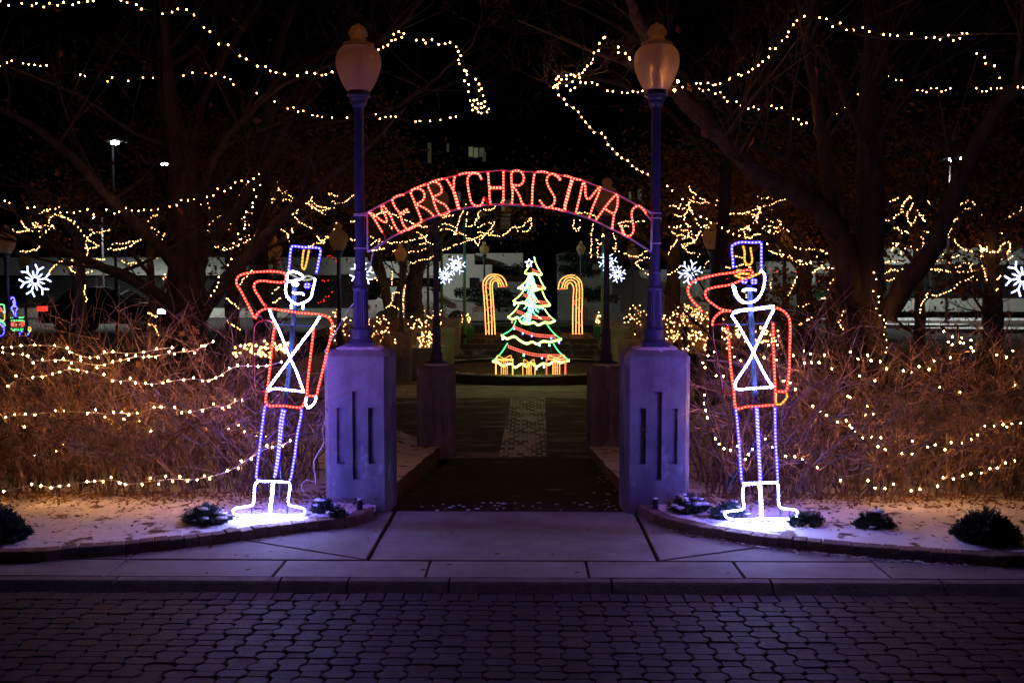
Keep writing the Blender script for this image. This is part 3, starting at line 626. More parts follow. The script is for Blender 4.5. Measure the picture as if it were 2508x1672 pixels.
LT = [('M', 'a1', [(300, 1080, 250, 1000, 210, 930, 160, 850, 95, 775), (100, 770, 180, 810, 240, 860, 320, 915, 365, 900, 360, 860, 320, 760, 280, 700, 300, 660, 340, 690, 380, 760, 430, 830, 470, 930, 520, 1020, 570, 1080)]),
      ('E', 'a1', [(640, 490, 560, 500, 500, 525, 455, 560, 465, 620, 500, 690, 560, 770, 590, 860, 620, 950, 680, 1030), (570, 780, 640, 740, 690, 710), (575, 795, 640, 757, 690, 728), (570, 1080, 680, 1030, 760, 990, 850, 945, 910, 905), (690, 1042, 770, 1002, 860, 957)]),
      ('R', 'a1', [(910, 900, 870, 790, 820, 670, 780, 560, 740, 470, 760, 420, 830, 395, 900, 410, 945, 460, 950, 530, 910, 590, 830, 640, 920, 680, 1000, 730, 1060, 780, 1100, 830), (740, 425, 850, 375, 980, 325)]),
      ('R', 'a1', [(1190, 810, 1140, 720, 1100, 610, 1070, 500, 1020, 390, 1010, 330, 1080, 290, 1150, 305, 1200, 350, 1220, 410, 1200, 470, 1090, 530, 1180, 600, 1260, 640, 1310, 700, 1335, 760, 1290, 795, 1230, 810, 1190, 810), (1060, 295, 1160, 260, 1270, 240)]),
      ('Y', 'a1', [(1430, 200, 1410, 270, 1410, 350, 1400, 430, 1430, 530, 1450, 610, 1480, 710), (1290, 240, 1330, 300, 1370, 370, 1400, 430), (1418, 440, 1447, 530, 1468, 610, 1495, 705)]),
      ('C', 'a1', [(1840, 260, 1820, 200, 1770, 160, 1700, 160, 1640, 200, 1620, 270, 1635, 400, 1660, 530, 1690, 620, 1760, 665, 1830, 650, 1860, 600, 1880, 530), (1480, 180, 1560, 160, 1690, 148, 1780, 160, 1835, 225)]),
      ('H', 'a1', [(1940, 140, 1950, 260, 1960, 400, 1965, 520, 1980, 640), (2180, 120, 2180, 260, 2180, 400, 2180, 520, 2165, 630), (1960, 375, 2060, 375, 2170, 375), (1960, 391, 2060, 391, 2170, 391)]),
      ('R', 'a2', [(85, 640, 100, 500, 90, 380, 80, 250, 85, 150, 140, 115, 200, 120, 250, 160, 275, 230, 255, 300, 200, 345, 100, 345, 160, 430, 210, 520, 240, 610, 290, 660)]),
      ('I', 'a2', [(400, 650, 405, 500, 410, 380, 425, 250, 440, 160)]), ('S', 'a2', [(850, 260, 800, 200, 730, 165, 660, 190, 630, 260, 650, 350, 700, 440, 750, 530, 750, 610, 700, 670, 630, 690, 570, 650, 540, 600, 515, 575), (470, 140, 560, 130, 640, 145), (740, 180, 800, 215, 840, 270)]),
      ('T', 'a2', [(890, 190, 960, 205, 1050, 240, 1150, 260), (1010, 250, 1000, 310, 970, 410, 940, 530, 910, 640, 905, 740), (1040, 265, 1018, 320, 988, 420, 957, 540, 927, 650, 918, 735), (700, 698, 800, 712, 890, 740)]),
      ('M', 'a2', [(1080, 780, 1110, 660, 1140, 540, 1170, 400, 1200, 300, 1230, 370, 1230, 460, 1250, 540, 1290, 555, 1350, 490, 1410, 410, 1460, 370, 1440, 460, 1390, 580, 1340, 700, 1290, 850)]),
      ('A', 'a2', [(1390, 890, 1470, 780, 1550, 670, 1640, 560, 1720, 490, 1735, 570, 1720, 700, 1680, 790, 1660, 920, 1650, 1020), (1540, 710, 1600, 750, 1680, 790)]),
      ('S', 'a2', [(2180, 790, 2140, 730, 2080, 670, 2010, 680, 1960, 740, 1955, 840, 1975, 950, 1980, 1050, 1940, 1120, 1870, 1130, 1810, 1080, 1800, 1010, 1780, 970), (1795, 985, 1815, 1050, 1835, 1100)])]
for L_, r_, l_ in LT:
    o = rope('letter', arch, [pw(r_, q, YA - .012) for q in l_], 'archred'); o['label'] = 'red rope light letter ' + L_
tube_obj('unlit_rope', arch, [pw('a1', (350, 1190, 330, 1130, 300, 1080), YA - .01)], .007, M['unlit']); tube_obj('unlit_rope', arch, [pw('a1', (1880, 530, 1910, 550, 1930, 610, 1950, 690), YA - .01)], .007, M['unlit'])
tube_obj('spare_cable', arch, [smooth(pw('a1', (80, 1370, 200, 1310, 320, 1240, 350, 1205), YA - .01), 4), smooth(pw('a1', (150, 1380, 130, 1480, 110, 1600), YA), 3), smooth(pw('a2', (2170, 790, 2240, 870, 2265, 950, 2250, 1070), YA), 4)], .005, M['arch_steel'])
for X, r_, ys in ((PLX, 'a1', (790, 812, 1322)), (PRX, 'a2', (775, 852, 1245))):
    for yy in ys:
        z = at(900 if r_ == 'a1' else 1600, 400 + yy / 6.357, YA).z; c = Vector((X, YP, z))
        ring = [c + Vector((.041 * math.cos(a), .041 * math.sin(a), 0)) for a in [i * math.pi / 8 for i in range(16)]]
        b = MB(); b.tube(ring, .0045, 5, closed=True); e = top[0] if r_ == 'a1' else top[-1]
        b.tube([c + Vector((0, -.042, 0)), Vector((e.x, YA, z + (.01 if yy < 800 else 0)))], .004, 5); b.build('clamp', M['arch_steel'], arch)
# ---------------------------------------------------------------- light tree, presents, candy canes
YT = 21.6
def rope_t(name, parent, kind, lists, Y=YT, r=.0115, bead=.0138, gap=.04, dy=0): return rope(name, parent, [pw('t', l, Y + dy) for l in lists], kind, r, bead, gap, 4, ico=False)
bt = at(*rg('t', (640, 1470))[0], YT)
lt = thing('light_tree', 'tall rope light Christmas tree with garlands and a star in the fountain basin', 'light tree', tuple(bt))
for _l in [(685, 140, 700, 200, 740, 280, 775, 335), (660, 180, 620, 250, 575, 310), (625, 340, 590, 410, 500, 490), (735, 350, 770, 430, 810, 495), (560, 520, 520, 570, 445, 635), (775, 520, 810, 600, 870, 680),
    (510, 680, 460, 750, 385, 815), (800, 720, 850, 790, 925, 860)]: rope_t('outline', lt, 'lime', [_l])
for _l in [(480, 850, 430, 950, 310, 1025), (825, 890, 900, 990, 995, 1070), (385, 1105, 310, 1220, 210, 1315), (900, 1110, 960, 1200, 1080, 1305), (675, 140, 690, 140, 695, 180)]: rope_t('outline', lt, 'green', [_l])
for l in [(575, 320, 620, 335, 680, 330, 740, 345, 775, 335), (500, 490, 560, 500, 620, 485, 680, 520, 740, 505, 810, 495), (445, 635, 500, 665, 560, 655, 620, 690, 700, 700, 780, 700, 870, 685),
          (385, 815, 440, 845, 500, 825, 540, 880, 620, 895, 680, 880, 730, 910, 800, 880, 860, 885, 925, 860), (310, 1025, 380, 1065, 455, 1040, 530, 1090, 600, 1120, 660, 1100, 720, 1125, 780, 1095, 860, 1100, 930, 1085, 995, 1070),
          (210, 1320, 270, 1330, 330, 1370, 420, 1345, 470, 1390, 540, 1350, 600, 1380, 650, 1340, 710, 1380, 780, 1345, 850, 1355, 920, 1310, 980, 1335, 1080, 1310)]:
    sh = [v - (0 if i % 2 == 0 else 14) for i, v in enumerate(l)]
    rope_t('scallop', lt, 'lime', [l, sh])
for l in [(660, 270, 700, 290, 745, 300), (640, 420, 720, 455, 800, 480), (560, 545, 640, 590, 740, 630, 835, 645), (485, 735, 600, 780, 720, 810, 860, 815), (445, 910, 560, 960, 700, 1005, 930, 1025), (385, 1130, 500, 1175, 700, 1230, 1010, 1240)]:
    rope_t('garland', lt, 'coral', [l, [v + (0 if i % 2 == 0 else 22) for i, v in enumerate(l)]], dy=-.03)
st = []
for k in range(11): a = -math.pi / 2 + k * math.pi / 5; R_ = 46 if k % 2 == 0 else 19; st += [627 + R_ * math.cos(a), 204 + R_ * math.sin(a)]
rope('star', lt, [pw('t', st, YT - .05)], 'flake', .009, .012, .03, 1, ico=False, sm=False)
rn = random.Random(5)
for gi in range(5):
    y0 = (330, 400, 500, 600, 720)[gi]; ls = []
    for k in range(14):
        x0 = 645 + rn.uniform(-10, 10); sp = rn.uniform(-1, 1); L_ = rn.uniform(70, 150); ys = y0 + rn.uniform(-20, 40)
        ls.append((x0, ys, x0 + sp * L_ * .35, ys + L_ * .5, x0 + sp * L_ * (.6 + gi * .12), ys + L_))
    rope_t('needle_spray', lt, 'mint', ls, dy=.06)
for k, (x, y, kd) in enumerate([(460, 670, 'flake'), (435, 870, 'coral'), (458, 945, 'blue'), (556, 998, 'blue'), (658, 1025, 'blue'), (876, 1050, 'blue'), (745, 1130, 'mint'), (856, 1130, 'mint'), (965, 1100, 'blue'), (567, 1243, 'mint'), (772, 1275, 'blue'), (330, 1060, 'flake'), (708, 1395, 'mint'), (795, 1375, 'flake'), (560, 465, 'blue'), (780, 715, 'blue')]):
    b = MB(); b.ball(at(*rg('t', (x, y))[0], YT - .03), .022, 0, sz=1.5); b.build('bauble', ROPE[kd][1], lt)
tube_obj('support_frame', lt, [pw('t', (540, 850, 540, 1470), YT + .08), pw('t', (870, 1130, 870, 1470), YT + .08), pw('t', (645, 180, 645, 1470), YT + .1)], .012, M['ironblack'])
tube_obj('base_rail', lt, [pw('t', (210, 1468, 1070, 1468), YT)], .014, M['steel'])
def present(lab, x0, x1, y0, y1, kind, kind2, bow):
    a = at(*rg('t', (x0, y1))[0], YT - .35); c = at(*rg('t', (x1, y0))[0], YT - .35); w_, h_ = c.x - a.x, c.z - a.z; zb = -.36
    h_ = c.z - zb
    t = thing('light_present', lab, 'present light', (a.x + w_ / 2, YT - .2, zb), 'rope light presents'); A = Vector((a.x, YT - .35, zb)); d = Vector((0, w_ * .8, 0)); X = Vector((w_, 0, 0)); Z = Vector((0, 0, h_))
    rope('box_edges', t, [[A, A + Z], [A + X, A + X + Z], [A + d, A + d + Z], [A + d + X, A + d + X + Z], [A + Z, A + Z + X], [A + Z + d, A + Z + d + X], [A + Z, A + Z + d], [A + X + Z, A + X + Z + d]], kind, .010, .013, .03, sm=False, ico=False)
    rope('ribbon', t, [[A + X * f, A + X * f + Z] for f in (.33, .45, .56, .68)] + [[A + X * .4 + Z, A + X * .4 + Z + d], [A + X * .6 + Z, A + X * .6 + Z + d]], kind2, .009, .012, .03, sm=False, ico=False)
    cz = A + X * .5 + Z + Vector((0, .02, .03)); r_ = w_ * .4
    rope('bow', t, [[cz, cz + Vector((-r_, 0, .07)), cz + Vector((-r_ * .9, 0, -.02)), cz], [cz, cz + Vector((r_, 0, .07)), cz + Vector((r_ * .9, 0, -.02)), cz]], kind2, .009, .012, .03, ico=False)
    bb = MB(); bb.box(A.x - .01, A.x + w_ + .01, A.y - .01, A.y + d.y + .01, zb - .02, zb); bb.build('base_plate', M['ironblack'], t)
present('gold rope light gift box under the left side of the light tree', 250, 440, 1300, 1470, 'orange', 'gold', 1)
present('small yellow rope light gift box under the middle of the light tree', 555, 695, 1345, 1470, 'gold', 'gold', 1)
present('red and gold rope light gift box under the right side of the light tree', 825, 1040, 1295, 1470, 'coral', 'orange', 1)
def cane(lab, outer, inner, mids, stripes, Y):
    p = [at(*q, Y) for q in rg('t', outer)]; t = thing('light_candy_cane', lab, 'candy cane light', (p[0].x, Y, p[0].z), 'rope light candy canes')
    for l, dy in [(outer, 0), (inner, 0)] + [(m_, -.09) for m_ in mids] + [(m_, .09) for m_ in mids[:1]]:
        rope('cane_outline', t, [pw('t', l, Y + dy)], 'orange', .013, .016, .036, 4, ico=False)
    rope('stripe', t, [pw('t', s_, Y - .05) for s_ in stripes], 'coral', .010, .012, .036, 1, sm=False, ico=False)
    tube_obj('base_rail', t, [[p[0], at(*rg('t', inner)[0], Y)]], .012, M['steel'])
YC = 26.4
cane('orange rope light candy cane left of the light tree, hook to the right', (140, 1012, 132, 850, 122, 650, 108, 460, 118, 400, 160, 350, 230, 330, 310, 350, 355, 400, 378, 465),
     (243, 1012, 235, 850, 222, 650, 210, 470, 225, 415, 250, 403, 275, 420, 283, 475), [(175, 1012, 165, 800, 150, 600, 138, 460, 160, 390, 230, 352, 300, 385, 345, 468), (208, 1012, 205, 850, 196, 640, 185, 470, 200, 400, 240, 378, 285, 400, 318, 470)],
     [(115, 455, 180, 430), (140, 470, 195, 510), (205, 545, 125, 580), (125, 600, 215, 640), (215, 680, 130, 740), (165, 790, 225, 815), (225, 845, 150, 890), (150, 960, 170, 1000), (235, 340, 243, 400), (283, 475, 378, 468)], YC)
cane('orange rope light candy cane right of the light tree, hook to the left', (1228, 1008, 1222, 800, 1228, 600, 1225, 470, 1205, 400, 1150, 350, 1090, 340, 1010, 370, 970, 420, 955, 500),
     (1120, 1008, 1120, 800, 1125, 600, 1130, 490, 1110, 440, 1085, 425, 1060, 445, 1052, 495), [(1192, 1008, 1190, 800, 1195, 600, 1195, 480, 1175, 400, 1100, 365, 1030, 395, 990, 498), (1155, 1008, 1158, 800, 1160, 600, 1163, 480, 1145, 420, 1095, 395, 1045, 420, 1022, 497)],
     [(1150, 470, 1205, 405), (1160, 495, 1190, 530), (1230, 585, 1130, 640), (1130, 650, 1215, 760), (1160, 860, 1220, 920), (1115, 340, 1100, 400), (975, 415, 1020, 440), (955, 500, 1052, 494), (1125, 1000, 1228, 1004)], YC)
# ---------------------------------------------------------------- snowflakes
def flake(lab, px, py, Y, dia_px, rot, post=None, double=False):
    c = at(px, py, Y); R_ = dia_px / F * Y / 2; t = thing('light_snowflake', lab, 'snowflake light', tuple(c), 'lamp post snowflakes'); ls = []; sp = []
    def pt(a, r): return c + Vector((r * math.cos(a), 0, r * math.sin(a)))
    for k in range(6):
        a = rot + k * math.pi / 3
        ls.append([pt(a, R_ * .16), pt(a, R_ * .72)])
        for s in (-1, 1): ls.append([pt(a, R_ * .66), pt(a + s * .27, R_ * 1.0)])
        sp.append([pt(a + math.pi / 6, R_ * .16), pt(a + math.pi / 6, R_ * .62)])
        if double: sp += [[pt(a + .2, R_ * .4), pt(a + math.pi / 6, R_ * .6), pt(a + math.pi / 3 - .2, R_ * .4)]]
    rr = R_ * (.045 if not double else .03); rope('arm', t, ls, 'flake', rr, rr * 1.35, rr * 3, 1, ico=False, sm=False); rope('spike', t, sp, 'flake', rr, rr * 1.35, rr * 3, 1, ico=False, sm=False)
    if post is not None:
        q = at(post, py + 2, Y); tube_obj('bracket', t, [[c + Vector((0, .02, 0)), q + Vector((0, .02, 0))], [c + Vector((0, .02, -.05)), q + Vector((0, .02, -.09))]], .008, M['steel'])
    return t
flake('white snowflake light on the lamp at the left edge of the photo', 86, 687, 16.6, 80, .2, 20)
flake('white snowflake light mostly hidden behind the left gate lamp post', 886, 671, 17, 60, .35, 829)
flake('small white snowflake light nearest the dark post left of the light tree', 1089, 675, 24.5, 42, .3, 1050)
flake('lacy white snowflake light higher up left of the light tree', 1117, 650, 26, 48, .1, 1140, True)
flake('lacy white snowflake light half hidden by the dark post right of the light tree', 1489, 642, 26, 48, .25, 1476, True)
flake('small white snowflake light right of the dark post, beyond the arch', 1512, 671, 24.5, 42, .25, 1549)
flake('white snowflake light above the raised arm of the right soldier', 1690, 667, 17, 60, .22, 1744)
flake('big white snowflake light at the right edge of the photo', 2505, 681, 13.5, 90, .15)
# ================================================================ trees
def branch(b, p, d, L, r, lev, rnd, up=.06, sides=None, tips=None, wander=.25):
    n = 5 if lev > 0 else 4; pts = [p.copy()]; d = d.normalized(); q = p.copy(); rs = [r]
    for i in range(n):
        d = (d + Vector((rnd.uniform(-1, 1), rnd.uniform(-1, 1), rnd.uniform(-.7, 1) + up * 2)) * wander * .5).normalized()
        q = q + d * (L / n); pts.append(q.copy()); rs.append(r * (1 - .75 * (i + 1) / n))
    b.tube(pts, rs, sides or (5 if r > .012 else 3), cap=False)
    if tips is not None: tips.append((pts[-1], d)); tips.append((pts[-2], d))
    if lev <= 0: return
    k = rnd.randint(3, 5)
    for _ in range(k):
        i = rnd.randint(1, n); ax = Vector((rnd.uniform(-1, 1), rnd.uniform(-1, 1), rnd.uniform(-.5, .9)))
        nd = (d * .75 + ax.normalized() * .8)
        branch(b, pts[i], nd, L * rnd.uniform(.45, .75), max(.0022, rs[i] * .62), lev - 1, rnd, up, None, tips, wander)
def leaf_mesh(b, tips, n, rnd, size, spread):
    for _ in range(n):
        p, d = rnd.choice(tips); c = p + Vector((rnd.gauss(0, spread), rnd.gauss(0, spread), rnd.gauss(0, spread)))
        a = Vector((rnd.uniform(-1, 1), rnd.uniform(-1, 1), rnd.uniform(-1, .2))).normalized(); s = a.orthogonal().normalized()
        s = (s * math.cos(rnd.uniform(0, 6)) + a.cross(s) * .7).normalized(); L = size * rnd.uniform(.6, 1.2)
        k = a.cross(s) * L * .12
        b.quad(c, c + a * L * .5 + s * L * .28 + k, c + a * L, c + a * L * .5 - s * L * .28 + k)
def tree(name, label, limbs, seed, lev=3, twig_n=5, tl=(.7, 1.5), leaves=0, group=None, up=.06, cat='tree', first=.3, spread=.12):
    rnd = random.Random(seed); p0 = at(*rg(limbs[0][0], limbs[0][1])[0], limbs[0][2])
    t = thing(name, label, cat, (p0.x, p0.y, max(-.6, p0.z - 1)), group); tips = []; tw = MB()
    for k, (rgn, pts, Y0, Y1, r0, r1) in enumerate(limbs):
        P2 = rg(rgn, pts); n = len(P2)
        P = [at(a, c, Y0 + (Y1 - Y0) * i / max(1, n - 1)) for i, (a, c) in enumerate(P2)]
        if k == 0: P.insert(0, P[0] + Vector((0, 0, -1.2)))
        P = smooth(P, 6); m = len(P)
        P = [p + Vector((rnd.gauss(0, .008), rnd.gauss(0, .008), 0)) for p in P]
        rs = [(r0 + (r1 - r0) * i / (m - 1)) * rnd.uniform(.93, 1.07) for i in range(m)]
        if k == 0: rs = [r * (1 + .5 * max(0, 1 - i / 5)) for i, r in enumerate(rs)]
        b = MB(); b.tube(P, rs, 12 if r0 > .08 else 8); b.build('trunk' if k == 0 else 'limb', M['bark'], t, smooth=True)
        for _ in range(twig_n):
            i = rnd.randint(int(m * first), m - 1); d = (P[min(i + 1, m - 1)] - P[max(0, i - 1)]).normalized()
            ax = Vector((rnd.uniform(-1, 1), rnd.uniform(-1, 1), rnd.uniform(-.2, .8))).normalized()
            branch(tw, P[i], d * .6 + ax, rnd.uniform(*tl), min(.028, rs[i] * .5), lev, rnd, up, None, tips)
        branch(tw, P[-1], P[-1] - P[-2], rnd.uniform(*tl), rs[-1] * .9, lev, rnd, up, None, tips)
    tw.build('crown', M['bark'], t)
    if leaves:
        lf = MB(); leaf_mesh(lf, tips, leaves, rnd, .11, spread); lf.build('leaves', M['leaf'], t)
    return t
tree('bare_tree', 'large bare tree with forked trunk behind the hedge left of the gate', [
    ('d', (430, 770, 428, 700, 432, 600, 425, 480, 420, 400), 12, 12.2, .27, .19), ('d', (418, 420, 408, 320, 380, 240, 370, 160, 380, 60, 395, -60), 12.2, 12.6, .085, .045), ('d', (432, 430, 450, 300, 480, 200, 560, 60, 640, -60), 12.2, 13, .06, .025),
    ('d', (455, 730, 520, 640, 575, 585, 640, 510, 700, 455, 790, 380), 12, 10.8, .10, .035), ('d', (425, 740, 380, 690, 300, 640, 240, 615, 170, 585, 100, 560), 12, 11, .09, .03), ('d', (420, 630, 360, 560, 290, 490, 230, 430, 175, 370, 90, 300, 0, 250), 12, 10.5, .09, .03),
    ('d', (445, 480, 500, 350, 560, 270, 640, 200, 760, 150), 12.2, 11, .05, .02), ('d', (440, 600, 480, 560, 540, 480, 600, 400), 12, 12.4, .10, .05), ('d', (395, 340, 300, 300, 180, 220, 60, 170), 12.3, 11.3, .03, .012)], 3, lev=3, twig_n=4, tl=(.8, 1.7), leaves=60)
tree('bare_tree', 'large bare tree with spreading limbs behind the hedge right of the gate', [
    ('d', (1985, 775, 1985, 720, 1990, 620, 1998, 520, 2000, 380, 1998, 230, 2010, 60, 2015, -50), 11, 11.4, .24, .09), ('d', (1960, 690, 1930, 560, 1900, 500, 1820, 440, 1740, 400, 1660, 320, 1580, 240, 1520, 160, 1470, 60, 1440, -20), 11, 9.4, .14, .04),
    ('d', (1940, 600, 1915, 500, 1898, 400, 1885, 300, 1870, 200, 1855, 90, 1880, -30), 11, 11.2, .09, .045), ('d', (2035, 730, 2080, 650, 2130, 590, 2180, 480, 2230, 360, 2290, 250, 2345, 190, 2420, 120), 11, 10, .12, .05),
    ('d', (2000, 430, 1985, 330, 1950, 250, 1920, 170), 11.2, 10.6, .05, .02), ('d', (2010, 420, 2020, 330, 2060, 230, 2110, 140, 2180, 60), 11.2, 11, .045, .02), ('d', (1900, 480, 1830, 380, 1720, 330, 1650, 300), 10.8, 10, .045, .018),
    ('d', (1860, 100, 1890, 40, 1960, 75, 2050, 90, 2160, 85), 11, 9.4, .022, .01)], 8, lev=3, twig_n=4, tl=(.8, 1.7), leaves=40)
tree('overhanging_branch', 'bare tree reaching fine twigs over the arch from the left', [('d', (600, 800, 600, 500, 610, 300, 640, 100), 14, 14, .13, .07), ('d', (640, 180, 760, 120, 880, 90, 960, 10, 1000, -40), 14, 10.5, .04, .012), ('d', (620, 300, 760, 280, 900, 250, 1000, 180, 1080, 110), 14, 10, .04, .010)], 21, lev=3, twig_n=6, tl=(.7, 1.3), cat='tree', leaves=0)
tree('overhanging_branch', 'bare tree reaching fine twigs over the arch from the right', [('d', (1640, 820, 1660, 500, 1680, 200, 1700, 20), 15, 15, .12, .06), ('d', (1670, 330, 1560, 160, 1460, 90, 1380, 40, 1290, 0), 15, 10.5, .045, .012), ('d', (1660, 400, 1540, 260, 1440, 200, 1350, 180, 1280, 200), 15, 10, .04, .010)], 22, lev=3, twig_n=6, tl=(.7, 1.4), cat='tree', leaves=0)
GT = 'leafy trees around the plaza'
tree('oak_tree', 'dark slim tree trunk behind the leftmost snowflake', [('d', (185, 790, 183, 640, 180, 520, 170, 380), 19, 19, .16, .07), ('d', (183, 560, 120, 470, 40, 420), 19, 18, .06, .03), ('d', (182, 540, 260, 470, 330, 430), 19, 19.5, .06, .03)], 31, lev=3, twig_n=5, leaves=900, group=GT, spread=.2)
tree('oak_tree', 'small dark tree with lights on its stem left of the big left trunk', [('d', (352, 790, 350, 700, 345, 600, 350, 480), 20, 20, .11, .05), ('d', (352, 720, 385, 640, 420, 560), 20, 20, .05, .02), ('d', (350, 640, 300, 580, 250, 560), 20, 19, .05, .02)], 32, lev=3, twig_n=5, leaves=700, group=GT, spread=.2)
tree('oak_tree', 'brown leaved tree wound with lights between the big left trunk and left soldier', [('d', (535, 790, 533, 680, 530, 560, 540, 430), 19, 19, .17, .08), ('d', (533, 620, 600, 520, 680, 470), 19, 18.5, .06, .03), ('d', (533, 560, 480, 480, 450, 420), 19, 20, .06, .03)], 33, lev=3, twig_n=7, leaves=3200, group=GT, spread=.25)
tree('oak_tree', 'brown leaved tree behind the raised arm of the left soldier', [('d', (600, 800, 600, 690, 610, 560, 640, 440), 22, 22, .16, .08), ('d', (605, 600, 700, 500, 780, 440), 22, 21, .06, .03)], 34, lev=3, twig_n=7, leaves=3200, group=GT, spread=.25)
tree('oak_tree', 'forked tree with light strings beside the planters left of the stairs', [('d', (905, 790, 895, 720, 880, 640, 865, 560, 850, 470), 23, 23, .15, .07), ('d', (900, 740, 925, 640, 935, 560, 945, 480), 23, 23, .09, .05), ('d', (892, 690, 865, 620, 830, 560), 23, 22, .08, .04)], 35, lev=3, twig_n=6, leaves=1500, group=GT, spread=.25)
tree('oak_tree', 'stout dark tree behind the grooved pillar left of the stairs', [('d', (955, 760, 950, 680, 960, 600, 985, 500), 25.5, 25.5, .3, .15), ('d', (955, 640, 1000, 560, 1060, 500, 1120, 520), 25.5, 24, .09, .03), ('d', (970, 560, 1050, 480, 1150, 490, 1215, 470), 25.5, 24, .07, .02)], 36, lev=3, twig_n=6, leaves=900, group=GT, spread=.25)
tree('oak_tree', 'dark tree with bright light strings behind the right gate lamp post', [('d', (1545, 790, 1545, 680, 1550, 580, 1570, 470), 22, 22, .24, .1), ('d', (1548, 600, 1470, 540, 1400, 500), 22, 22, .07, .03), ('d', (1555, 560, 1620, 480, 1680, 430), 22, 21, .07, .03)], 37, lev=3, twig_n=7, leaves=1800, group=GT, spread=.25)
tree('oak_tree', 'brown leaved tree behind the right soldier', [('d', (1700, 790, 1700, 700, 1705, 600, 1720, 480), 21, 21, .13, .07), ('d', (1703, 620, 1650, 540, 1600, 480), 21, 21, .06, .03), ('d', (1705, 600, 1780, 520, 1820, 470), 21, 21, .06, .03)], 38, lev=3, twig_n=7, leaves=2600, group=GT, spread=.25)
tree('oak_tree', 'dark straight tree trunk first to the right of the right soldier', [('d', (1850, 795, 1848, 700, 1845, 600, 1840, 450), 18, 18, .2, .1), ('d', (1850, 640, 1790, 560, 1730, 520), 18, 18, .06, .03)], 39, lev=3, twig_n=6, leaves=2600, group=GT, spread=.25)
tree('oak_tree', 'dark straight tree trunk close left of the big right trunk', [('d', (1920, 800, 1918, 700, 1922, 600, 1925, 440), 17.5, 17.5, .22, .1), ('d', (1915, 700, 1860, 730, 1800, 745), 17.5, 17, .05, .02)], 40, lev=3, twig_n=5, leaves=2200, group=GT, spread=.25)
tree('oak_tree', 'slim dark tree right of the big right trunk with lit low branch', [('d', (2110, 790, 2112, 720, 2108, 620, 2100, 500), 18, 18, .13, .06), ('d', (2112, 700, 2160, 660, 2230, 630), 18, 18, .04, .02), ('d', (2108, 620, 2060, 540, 2040, 470), 18, 18, .05, .02)], 41, lev=3, twig_n=5, leaves=1500, group=GT, spread=.25)
tree('oak_tree', 'dark tree trunk with hanging lights near the right edge of the photo', [('d', (2282, 790, 2280, 700, 2276, 600, 2280, 460), 15.5, 15.5, .18, .1), ('d', (2280, 600, 2340, 560, 2420, 540), 15.5, 15, .05, .02), ('d', (2278, 560, 2220, 500, 2160, 470), 15.5, 15.5, .05, .02)], 42, lev=3, twig_n=6, leaves=2600, group=GT, spread=.25)
# ================================================================ hedges
def hedge(label, x0, x1, y0, y1, n, seed, top=1.22):
    rnd = random.Random(seed); t = thing('hedge', label, 'hedge', ((x0 + x1) / 2, (y0 + y1) / 2, .05)); st = MB(); tw = MB()
    inner = x1 if x0 < 0 else x0
    for k in range(n):
        x = rnd.uniform(x0, x1); y = y0 + (y1 - y0) * rnd.random() ** 1.3; z = bed_z(x, y)
        ed = abs(x - inner); h = top * rnd.uniform(.75, 1.12) * (1 - .25 * max(0, 1 - ed / .35))
        d = Vector((rnd.gauss(0, .22), rnd.gauss(-.05, .2), 1)).normalized(); q = Vector((x, y, z)); pts = [q.copy()]
        m = 6; curve = Vector((rnd.gauss(0, .16), rnd.gauss(-.03, .14), -.03))
        for i in range(m):
            d = (d + curve + Vector((rnd.gauss(0, .12), rnd.gauss(0, .12), rnd.gauss(0, .04)))).normalized(); q = q + d * h / m; pts.append(q.copy())
        r = rnd.uniform(.0038, .0068) * (2.0 if rnd.random() < .13 else 1); st.tube(pts, [r * (1 - .62 * i / m) for i in range(m + 1)], 3, cap=False)
        for _ in range(rnd.randint(3, 6)):
            i = rnd.randint(1, m); L = rnd.uniform(.15, .5); dd = (pts[i] - pts[i - 1]).normalized() * .7 + Vector((rnd.uniform(-1, 1), rnd.uniform(-1, .8), rnd.uniform(-.35, .8)))
            dd.normalize(); p = pts[i].copy(); T = [p.copy()]; c2 = Vector((rnd.gauss(0, .22), rnd.gauss(0, .22), rnd.gauss(.02, .16)))
            for s in range(4): dd = (dd + c2).normalized(); p = p + dd * L / 4; T.append(p.copy())
            r2 = rnd.uniform(.0022, .0036); tw.tube(T, [r2, r2 * .9, r2 * .75, r2 * .6, r2 * .45], 3, cap=False)
            if rnd.random() < .6:
                p = T[2].copy(); dd = (dd + Vector((rnd.uniform(-1, 1), rnd.uniform(-1, 1), rnd.uniform(-.3, 1)))).normalized(); L2 = L * .5
                tw.tube([p, p + dd * L2 * .5, p + (dd + c2).normalized() * L2], [r2 * .7, r2 * .55, r2 * .4], 3, cap=False)
    st.build('stems', M['stem'], t, kind='stuff'); tw.build('twigs', M['twig'], t, kind='stuff')
    lf = MB()
    for _ in range(140):
        x = rnd.uniform(x0, x1); y = rnd.uniform(y0 - .05, y1); z = rnd.uniform(.15, 1.15); leaf_mesh(lf, [(Vector((x, y, z)), None)], 1, rnd, .06, .01)
    lf.build('dead_leaves', M['litter'], t); return t
hedge('bare twiggy hedge strung with white lights left of the gate', -4.7, -1.72, 7.12, 8.6, 560, 51, 1.3)
hedge('bare twiggy hedge strung with white lights right of the gate', 1.38, 4.9, 7.12, 8.6, 650, 52, 1.26)
